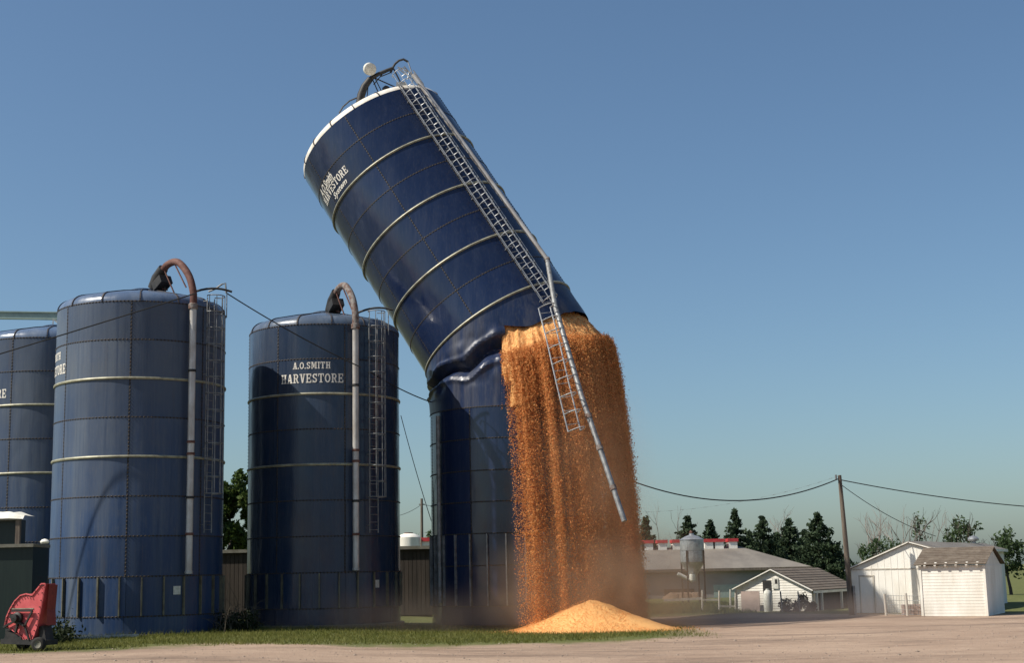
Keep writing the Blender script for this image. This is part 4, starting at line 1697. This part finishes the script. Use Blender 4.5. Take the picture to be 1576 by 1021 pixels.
out = [(9, 962), (12, 950), (18, 938), (26, 927), (36, 919), (46, 917), (57, 919), (73, 903), (80, 903), (76, 925), (72, 945), (68, 962), (62, 978), (57, 985), (45, 981), (33, 973), (20, 966)]
b = MB()
nO = len(out)
b.add([L(x, y, 0) for x, y in out] + [L(x, y, .42) for x, y in out], [tuple(range(nO - 1, -1, -1)), tuple(range(nO, 2 * nO))] + [(i, (i + 1) % nO, (i + 1) % nO + nO, i + nO) for i in range(nO)])
hs_ = b.build('fan_housing', 'red_paint', bw)
b = MB()
for i in range(nO):
    b.bar(L(*out[i], -.02), L(*out[(i + 1) % nO], -.02), .03, .035)
b.build('rim_flange', 'red_paint', hs_)
b = MB()
b.add([L(73, 903, .0), L(85, 904, .02), L(83, 905, .44), L(73, 903, .42), L(66, 915, 0), L(82, 940, .03), L(80, 940, .45), L(66, 915, .42), L(82, 962, .05), L(68, 962, .02), L(68, 962, .42), L(82, 962, .45)],
      [(0, 1, 2, 3), (1, 5, 6, 2), (5, 8, 11, 6)])
b.build('spout_side', simple('shaded_red_paint', (.20, .02, .022), (.14, .014, .016), 2.5, .5), bw)  # darker copy of the housing red, paints the shade on the spout's side
b = MB()
b.lathe([(.01, 0), (.16, 0), (.17, .10), (.11, .13), (.11, .24), (.01, .25)], 14, mat=rot @ Matrix.Translation((-.18, 0, .02)) @ Matrix.Rotation(R_(90), 4, 'X'))
b.build('shaft_bearing', 'black', bw, 40)
for (p, q, wdt) in (((24, 941), (61, 941), .05), ((61, 941), (48, 962), .045), ((48, 962), (57, 982), .045), ((22, 949), (48, 962), .12), ((10, 964), (30, 955), .06), ((36, 958), (32, 972), .07), ((24, 946), (30, 950), .16)):
    b = MB()
    b.bar(L(*p, -.08), L(*q, -.08), wdt, .05)
    b.build('mount_arm', 'black', bw)
b = MB()
b.bar(L(5, 984, .2), L(85, 986, .2), .55, .14)
b.bar(L(12, 975, .2), L(40, 984, .2), .5, .25)
b.bar(L(70, 963, .25), L(76, 986, .25), .35, .2)
b.build('chassis', 'black', bw)
b = MB()
b.box(-.75, -.05, .1, .9, -.62, -.30, rot)
b.build('hopper_tray', 'black', bw)
for px, dy in ((76, -.12), (20, .55)):
    ctr = L(px, 988, dy)
    b = MB()
    m = Matrix.Translation(ctr) @ Matrix.Rotation(R_(-8), 4, 'Z') @ Matrix.Rotation(R_(90), 4, 'X')
    b.lathe([(.10, -.08), (.16, -.09), (.20, -.06), (.205, 0), (.20, .06), (.16, .09), (.10, .08)], 22, mat=m)
    wl_ = b.build('wheel', 'tyre', bw, 50)
    b = MB()
    b.lathe([(.01, -.05), (.105, -.06), (.105, .085), (.07, .06), (.01, .06)], 18, mat=m)
    b.build('rim', 'cap_board', wl_, 40)

b = MB()
b.bar(L(20, 938, -.012), L(60, 938, -.012), .012, .03)
b.build('trim_stripe', 'ring', bw)
for i in range(nO):
    for f_ in (.0, .5):
        q = L(out[i][0] * (1 - f_) + out[(i + 1) % nO][0] * f_, out[i][1] * (1 - f_) + out[(i + 1) % nO][1] * f_, -.03)
        q = q.lerp(L(43, 950, -.03), .06)
        b = MB()
        b.tube([q, q + rot.to_3x3() @ Vector((0, -.03, 0))], .017, 6)
        b.build('bolt', 'black', hs_)
# plank lying at the foot of the faded silo
b = MB()
p0, p1 = at(85, 981, 49.7), at(214, 976, 50.5)
b.bar(Vector((p0.x, p0.y, gz(p0.x, p0.y) + .05)), Vector((p1.x, p1.y, gz(p1.x, p1.y) + .07)), .14, .09)
tag(b.build('plank', 'pale_wood', None), 'pale plank lying on the grass at the foot of the faded silo', 'plank')

# ================================================================== POLES AND CABLES
def sag(p, q, drop, n=24):
    return [p.lerp(q, k / n) - Vector((0, 0, drop * 4 * (k / n) * (1 - k / n))) for k in range(n + 1)]


def cable(p, q, drop, r, label, mat='cable'):
    b = MB()
    b.tube(sag(Vector(p), Vector(q), drop), r, 5)
    return tag(b.build('cable', mat, None, 60), label, 'cable')


YP = 66.0
pf, ptop = at(1311, 942, YP), at(1292, 732, YP)
pg = gz(pf.x, YP)
pole = thing('utility_pole', (pf.x, YP, pg), 'tall weathered wooden utility pole between the low shed and the white barn', 'utility pole')
b = MB()
b.tube([Vector((pf.x, YP, pg - .3)), Vector((pf.x, YP, pg + .3)).lerp(ptop, .5), ptop], [.135, .115, .085], 12)
b.build('pole_shaft', 'wood', pole, 50)
b = MB()
b.tube([ptop + Vector((-.18, -.05, -.22)), ptop + Vector((-.18, -.05, .02))], .045, 8)
b.build('insulator', 'galv_dull', pole, 50)
b = MB()
b.bar(Vector((pf.x + .14, YP - .06, pg)), Vector((pf.x + .12, YP - .1, pg + 1.3)), .16, .10)
b.build('meter_box', 'galv_dull', pole)
hook = ptop + Vector((-.1, -.1, -.18))
cable(hook, at(965, 738, 61.0), .95, .028, 'thick cable sagging from the tall pole towards the toppled silo')
cable(hook + Vector((.15, 0, -.05)), at(1680, 786, 72.0), .25, .024, 'cable running from the tall pole over the clapboard shed')
cable(hook + Vector((.12, .02, -.25)), at(1440, 826, 70.0), .25, .016, 'thin cable dropping from the tall pole to the white barn roof')
b = MB()
q0, q1 = at(985, 789, 96), at(1285, 735, 96)
for k in range(34):
    t0 = k / 34
    f = lambda t: q0.lerp(q1, t) - Vector((0, 0, .5 * 4 * t * (1 - t)))
    if k % 2:
        b.tube([f(t0), f(t0 + .6 / 34)], .012, 4)
b.tube(sag(q0, q1, .5), .004, 4)
tag(b.build('cable', 'galv_dull', None), 'faint thin line hung with markers above the far conifers', 'cable')
# far pole in the gap
YQ = 125.0
p = at(649, 830, YQ)
pt = at(649, 768, YQ)
b = MB()
b.tube([(p.x, YQ, gz(p.x, YQ)), (pt.x, YQ, pt.z)], [.15, .11], 8)
pq = thing('utility_pole', (p.x, YQ, gz(p.x, YQ)), 'thin distant wooden pole beside the white tank', 'utility pole')
b.build('pole_shaft', 'wood', pq, 50)
b = MB()
b.bar(pt + Vector((-.25, 0, -.5)), pt + Vector((.25, 0, -.5)), .08)
b.build('cross_arm', 'wood', pq)
cable(pt + Vector((0, 0, -.5)), at(610, 795, YQ), .15, .02, 'distant cable left of the thin far pole')
cable(pt + Vector((0, 0, -.5)), at(690, 779, YQ), .1, .02, 'distant cable right of the thin far pole')
# cables strung along the silos
dav = at(348, 436, S1.y - .8)
e0 = at(331, 445, S1.y - .8)
b = MB()
b.tube([e0 + Vector((-.25, 0, -.1)), e0, at(341, 438, S1.y - .8), at(347, 436, S1.y - .8), at(348, 451, S1.y - .8)], .035, 6)
tag(b.build('davit_arm', 'galv_dull', None, 60), 'thin bent davit arm on the ladder of the faded silo', 'davit')
c0 = at(348, 451, S1.y - .8)
cable(c0, at(556, 566, 55.8), .12, .025, 'dark cable slanting from the faded silo down across the dark silo')
cable(at(570, 573, 56.4), at(668, 621, 60.9), .1, .025, 'dark cable from the dark silo ladder to the toppled silo')
ca, cb = at(300, 452, 50.9), Vector((-23.0, 49.9, 8.47))
cable(ca, ca + (cb - ca) * 1.8, .1, .026, 'dark cable rising over the two faded silos to the ladder')
cable(at(617, 640, 60.0), at(667, 812, 62), .15, .016, 'thin guy wire slanting down in the gap beside the dark silo')
# ================================================================== TREES
def conifer(px, top_py, base_py, Y, width_px, label, seed):
    rs = np.random.default_rng(seed)
    p = at(px, base_py, Y)
    g = gz(p.x, Y)
    ht = at(px, top_py, Y).z - g
    rad = width_px * Y / FPX * 1.15
    t = thing('conifer_tree', (p.x, Y, g), label, 'tree', 'dark conifers beyond the long barn')
    b = MB()
    b.tube([(p.x, Y, g - .2), (p.x + .05, Y, g + ht * .5), (p.x, Y, g + ht * .97)], [.2, .12, .02], 7)
    b.build('trunk', 'bark', t, 50)
    pts = []
    nl = int(ht * 4.2)
    for i in range(nl):
        f = (i + rs.uniform(-.4, .4)) / nl
        f = min(max(f, 0), 1)
        z = g + ht * (.06 + .93 * f)
        R0 = rad * ((1 - f) ** .95 * .97 + .03) * rs.uniform(.72, 1.12)
        if f < .12:
            R0 *= .75 + f * 2
        for k in range(rs.integers(6, 9)):
            a = rs.uniform(0, 2 * pi)
            Lb = R0 * rs.uniform(.6, 1.15)
            m = int(16 * Lb + 8)
            s = rs.uniform(.08, 1, m) ** .7
            w_ = (.22 * (1.1 - s) + .08) * (1.05 - .7 * f)
            x = p.x + Lb * s * cos(a) + rs.normal(0, 1, m) * w_
            y = Y + Lb * s * sin(a) + rs.normal(0, 1, m) * w_
            zz = z - Lb * .28 * s + .22 * Lb * s ** 3 + rs.normal(0, .09, m)
            pts.append(np.stack([x, y, zz], 1))
    pts = np.concatenate(pts)
    v, f = leaf_quads(pts, .19, .2)
    me = np_mesh('crown', v, f, 4, 'conifer')
    link('crown', me, None, t)
    return t


cons = [(997, 795, 900, 142, 46), (1062, 793, 900, 146, 54), (1097, 799, 900, 150, 48), (1136, 783, 900, 144, 44), (1178, 794, 900, 140, 56),
        (1219, 796, 900, 143, 52), (1264, 787, 905, 133, 66), (1242, 815, 900, 150, 40), (1156, 815, 900, 156, 40), (1200, 818, 900, 155, 36),
        (1290, 838, 905, 140, 40)]
clab = ['dark conifer half hidden behind the falling corn, at the end of the vent row', 'bushy dark conifer rising behind the feed bin', 'dark conifer behind the last red vents of the long barn',
        'tall slim dark conifer just beyond the end of the vent row', 'broad dark conifer behind the ridge end of the long barn', 'dark conifer over the sloping barn end',
        'broadest dark conifer, right beside the tall utility pole', 'low conifer filling in next to the broadest conifer', 'low conifer in the gap behind the slim conifer', 'low conifer in the gap behind the sloping barn end', 'small low conifer directly behind the tall utility pole']
for i, c in enumerate(cons):
    conifer(*c, clab[i], 100 + i)


def limbs(b, p, d, L, r, depth, tips, rs, droop=0.0, spread=.6):
    n = 3
    pts, rr = [p], [r]
    q = p.copy()
    for k in range(n):
        d = (d + Vector(rs.normal(0, .13, 3)) + Vector((0, 0, .05))).normalized()
        q = q + d * (L / n)
        pts.append(q.copy())
        rr.append(r * (1 - .45 * (k + 1) / n))
    b.tube(pts, rr, 6 if r > .06 else 4, caps=False)
    if depth == 0:
        tips.append(q)
        return
    tips.append(q)
    for k in range(rs.integers(2, 4)):
        ax = Vector(rs.normal(0, 1, 3)).normalized()
        nd = (Matrix.Rotation(rs.uniform(.35, spread + .25), 3, ax) @ d).normalized()
        nd.z = abs(nd.z) * .7 + .2
        limbs(b, pts[rs.integers(2, n + 1)], nd.normalized(), L * rs.uniform(.55, .8), r * .52, depth - 1, tips, rs, droop, spread)


def broadleaf(px, base_py, top_py, Y, width_px, label, seed, nleaf=5200, mat='leaf', leaf=.16, depth=4, name='broadleaf_tree'):
    rs = np.random.default_rng(seed)
    p = at(px, base_py, Y)
    g = gz(p.x, Y)
    ht = at(px, top_py, Y).z - g
    rad = width_px * Y / FPX / 2
    t = thing(name, (p.x, Y, g), label, 'tree')
    b = MB()
    tips = []
    limbs(b, Vector((p.x, Y, g - .2)), Vector((0, 0, 1)), ht * .42, .028 * ht, depth, tips, rs)
    a = np.array([tuple(q) for q in tips])
    b.build('trunk', 'bark', t, 60)
    cen = np.array([p.x, Y, g + ht * .60])
    cl = []
    for k in range(46):
        d = rs.normal(size=3)
        d /= np.linalg.norm(d)
        rr = rs.uniform(.35, 1) ** .5
        cl.append((cen + d * rr * np.array([rad * .88, rad * .88, ht * .36]), rs.uniform(.10, .24) * rad + .15))
    pts = []
    for c, r in cl:
        m = int(nleaf / 46)
        q = rs.normal(size=(m, 3))
        q /= np.linalg.norm(q, axis=1)[:, None]
        pts.append(c + q * r * rs.uniform(.5, 1.15, m)[:, None])
    pts = np.concatenate(pts)
    v, f = leaf_quads(pts, leaf)
    link('crown', np_mesh('crown', v, f, 4, mat), None, t)
    return t


def dead_tree(px, base_py, top_py, Y, label, seed):
    rs = np.random.default_rng(seed)
    p = at(px, base_py, Y)
    g = gz(p.x, Y)
    ht = at(px, top_py, Y).z - g
    t = thing('dead_tree', (p.x, Y, g), label, 'tree', 'bare trees beyond the barns')
    b = MB()
    tips = []
    limbs(b, Vector((p.x, Y, g - .2)), Vector((0, 0, 1)), ht * .45, .017 * ht + .05, 4, tips, rs, 0, .45)
    zs = np.array([v[2] for v in b.v])
    k = ht / max(zs.max() - g, .1)
    b.v = [(p.x + (v[0] - p.x) * .75, Y + (v[1] - Y) * .75, g + (v[2] - g) * k) for v in b.v]
    b.build('trunk', 'deadwood', t, 60)
    return t


dead_tree(1352, 905, 786, 118, 'bare dead tree right of the tall utility pole', 31)
dead_tree(1386, 905, 776, 112, 'tall bare dead tree just behind the white barn gable', 37)
dead_tree(1432, 905, 782, 116, 'bare dead tree leaning over the white barn ridge', 41)
dead_tree(1366, 905, 770, 121, 'thin bare tree between the two tall dead trees', 131)
dead_tree(1408, 905, 792, 119, 'crooked bare tree over the white barn gable', 139)
dead_tree(1450, 905, 788, 123, 'wispy bare tree left of the rounded green tree', 149)
dead_tree(1318, 905, 822, 110, 'short bare tree close to the tall utility pole', 44)
dead_tree(1049, 900, 770, 150, 'thin bare tree poking up left of the bushy conifer', 47)
dead_tree(1193, 900, 778, 158, 'thin bare tree between the conifers behind the barn', 53)
dead_tree(1030, 900, 805, 150, 'low bare tree between the first two conifers', 59)
broadleaf(1488, 905, 789, 104, 64, 'rounded green tree behind the barn ventilator', 61, 2100, 'leaf_far', .13)
broadleaf(1556, 905, 812, 104, 50, 'green tree behind the far end of the white barn', 67, 1500, 'leaf_far', .14)
broadleaf(1350, 905, 826, 98, 52, 'low green bushy tree behind the left slope of the white barn', 71, 1300, 'leaf_far', .11)
broadleaf(1422, 905, 784, 122, 26, 'slim half-leafed tree behind the white barn ridge', 73, 420, 'leaf_far', .13)
broadleaf(1376, 905, 822, 108, 44, 'small green tree behind the white barn gable', 75, 800, 'leaf_far', .11)
broadleaf(352, 880, 716, 84, 92, 'leafy green tree in the gap between the two standing silos', 79, 9000, 'leaf', .17)
broadleaf(664, 880, 812, 124, 26, 'small green tree beside the distant pole', 83, 1000, 'leaf_far', .17)

# a bush by the low shed
bp = at(1228, 930, 73.0)
pts = []
for k in range(14):
    c = np.array([bp.x + rng.uniform(-.75, .75), 73 + rng.uniform(-.3, .3), gz(bp.x, 73) + rng.uniform(.15, .85)])
    c[2] -= .3 * abs(c[0] - bp.x)
    q = rng.normal(size=(90, 3))
    q /= np.linalg.norm(q, axis=1)[:, None]
    pts.append(c + q * rng.uniform(.1, .3, 90)[:, None])
v, f = leaf_quads(np.concatenate(pts), .08)
o = link('bush', np_mesh('bush', v, f, 4, 'weed'), None)
tag(o, 'dark green bush in front of the low white shed', 'bush')

# ================================================================== GRASS, WEEDS, STONES
def blades(X, Y, h, wd, mat, name, lean=.5):
    n = len(X)
    Z = np.array([gz(x, y) for x, y in zip(X, Y)])
    a = rng.uniform(0, 2 * pi, n)
    dx, dy = np.cos(a) * wd, np.sin(a) * wd
    lx, ly = rng.normal(0, lean, n) * h, rng.normal(0, lean, n) * h
    V = np.stack([np.stack([X - dx, Y - dy, Z - .01], 1), np.stack([X + dx, Y + dy, Z - .01], 1), np.stack([X + lx, Y + ly, Z + h], 1)], 1)
    return np_mesh(name, V.reshape(-1, 3), np.arange(3 * n), 3, mat)


n = 120000
X = rng.uniform(-21, 8, n)
Y = rng.uniform(36, 60, n)
pn = np.array([mnoise.noise(Vector((x * .35, y * .35, 0))) + .6 * mnoise.noise(Vector((x * 1.3, y * 1.3, 4))) for x, y in zip(X, Y)])
edge = .30 * X + 45.3 + 2.2 * pn
k = (Y > edge) & (rng.random(n) < np.clip((Y - edge) * .55 + .1, 0, 1) * np.clip((6.8 - X) / 3, 0, 1))
for c, r in ((S1, RS + .1), (S2, R2 + .1), (C3, R3 + .1), (PC, 3.1)):
    k &= (X - c.x) ** 2 + (Y - c.y) ** 2 > r * r
X, Y = X[k], Y[k]
n = len(X)
h = rng.gamma(4, .015, n) + .02
nearbase = np.minimum(np.hypot(X - S1.x, Y - S1.y) - RS, np.hypot(X - S2.x, Y - S2.y) - R2)
h *= 1 + 1.1 * np.exp(-np.clip(nearbase, 0, 9) / .8)
stuff(link('grass', blades(X, Y, h, .012, 'grass', 'grass'), None), 'strip of short grass along the foot of the silos', 'grass')
n = 26000
X, Y = rng.uniform(4, 26, n), rng.uniform(68, 96, n)
pn = np.array([mnoise.noise(Vector((x * .3, y * .3, 9))) for x, y in zip(X, Y)])
k = (Y > 72 + 3 * pn + np.clip((X - 12) * -.1, -2, 2)) & ((X < 12) | (Y > 78))
X, Y = X[k], Y[k]
stuff(link('lawn_grass', blades(X, Y, rng.gamma(4, .03, len(X)) + .04, .02, 'grass', 'lawn_grass'), None), 'green lawn grass between the yard and the low shed', 'grass')

# dry vines and tall weeds between the silos
b = MB()
for i in range(60):
    base = at(rng.uniform(325, 392), 965, rng.uniform(52.5, 57.0))
    if (base.x - S1.x) ** 2 + (base.y - S1.y) ** 2 < (RS + .1) ** 2 or (base.x - S2.x) ** 2 + (base.y - S2.y) ** 2 < (R2 + .1) ** 2:
        continue
    z = gz(base.x, base.y)
    h = rng.uniform(.3, 1.3) * (1.0 if i % 6 else 1.7)
    dx, dy = rng.normal(0, .35), rng.normal(0, .2)
    b.tube([(base.x, base.y, z), (base.x + dx * .3, base.y + dy * .3, z + h * .55), (base.x + dx, base.y + dy, z + h * .9), (base.x + dx * 1.7, base.y + dy, z + h * rng.uniform(.8, 1.0))], [.010, .008, .006, .003], 4, caps=False)
stuff(b.build('dry_stalks', 'drystalk', None), 'tangle of dry weed stalks in the gap between the standing silos', 'weeds')
pts = []
for i in range(70):
    base = at(rng.uniform(318, 392), 968, rng.uniform(53.3, 57.0))
    if (base.x - S1.x) ** 2 + (base.y - S1.y) ** 2 < (RS + .05) ** 2:
        continue
    z = gz(base.x, base.y)
    h = rng.uniform(.2, .8)
    m = 40
    pts.append(np.stack([base.x + rng.normal(0, .16, m), base.y + rng.normal(0, .14, m), z + h * rng.random(m)], 1))
v, f = leaf_quads(np.concatenate(pts), .06)
stuff(link('weeds', np_mesh('weeds', v, f, 4, 'weed'), None), 'dark weeds growing against the silo bases', 'weeds')
pts = []
for px, Yw in ((92, 47.6), (100, 48.6), (86, 46.6)):
    q = at(px, 968, Yw)
    m = 260
    pts.append(np.stack([q.x + rng.normal(0, .22, m), Yw + rng.normal(0, .2, m), gz(q.x, Yw) + np.abs(rng.normal(0, .33, m))], 1))
v, f = leaf_quads(np.concatenate(pts), .07)
stuff(link('weed_clump', np_mesh('weed_clump', v, f, 4, 'weed'), None), 'clump of dark weeds behind the wheel of the red blower', 'weeds')

# loose stones on the yard
n = 9000
X, Y = rng.uniform(-16, 24, n), 30 + 36 * rng.random(n) ** 1.3
k = Y < .30 * X + 47
X, Y = X[k], Y[k]
n = len(X)
Z = np.array([gz(x, y) for x, y in zip(X, Y)])
s = rng.gamma(2.0, .006, n) + .006
oc = np.array([[1, 0, 0], [-1, 0, 0], [0, 1, 0], [0, -1, 0], [0, 0, .6], [0, 0, -.4]])
V = oc[None] * s[:, None, None] * rng.uniform(.7, 1.3, (n, 6, 1)) + np.stack([X, Y, Z], 1)[:, None]
of = np.array([[0, 2, 4], [2, 1, 4], [1, 3, 4], [3, 0, 4], [2, 0, 5], [1, 2, 5], [3, 1, 5], [0, 3, 5]])
M['stone'] = simple('yard_gravel_stones', (.34, .27, .215), (.20, .155, .12), 7, .9)
stuff(link('gravel', np_mesh('gravel', V.reshape(-1, 3), (np.arange(n)[:, None, None] * 6 + of[None]).ravel(), 3, 'stone'), None), 'loose gravel scattered over the farmyard', 'gravel')


# ================================================================== DUST
def dust(name, center, rad, density, color, label, scale=.5):
    b = MB()
    m = Matrix.Translation(center) @ Matrix.Diagonal((*rad, 1))
    prof = [(sin(pi * k / 12) + 1e-4, -cos(pi * k / 12)) for k in range(13)]
    b.lathe(prof, 24, mat=None)
    me = b.mesh(name)
    t = NT(name + '_air')
    oc_ = t.n('ShaderNodeTexCoord').outputs['Object']
    ln = t.n('ShaderNodeVectorMath', operation='LENGTH')
    t.set(ln.inputs[0], oc_)
    fall = t.ramp(ln.outputs['Value'], 0.15, 1.0, 1, 0)
    fall = t.math('POWER', fall, 1.6)
    nz = t.ramp(t.noise(scale, None, 3), .32, .68, .15, 1.5)
    v = t.n('ShaderNodeVolumePrincipled')
    v.inputs['Color'].default_value = (*color, 1)
    v.inputs['Anisotropy'].default_value = .2
    t.set(v.inputs['Density'], t.math('MULTIPLY', t.math('MULTIPLY', fall, nz), density))
    t.t.links.new(v.outputs[0], t.out.inputs['Volume'])
    o = link(name, me, None, None, m)
    me.materials.append(t.m)
    return stuff(o, label, 'dust')


dust('dust_cloud', (PC.x + .7, 56.4, .8), (6.2, 3.3, 3.2), .6, (.62, .44, .30), 'tan dust cloud rising where the corn lands')
dust('added_stream_dust', (C3.x + 2.7, 56.4, 4.4), (3.5, 3.0, 6.6), .20, (.78, .50, .31), 'tan dust volume added to lighten the falling corn')  # volume added round the stream to lighten and soften its shaded kernels
dust('drifting_dust', (PC.x + 7.2, 62.0, -.1), (9.5, 8.5, 1.0), .16, (.58, .46, .38), 'thin dust drifting low over the yard towards the low shed')
dust('drifting_dust', (-4.6, 55.0, .1), (7.5, 3.2, 1.6), .15, (.50, .40, .32), 'thin brown dust drifting low along the dark silo base')
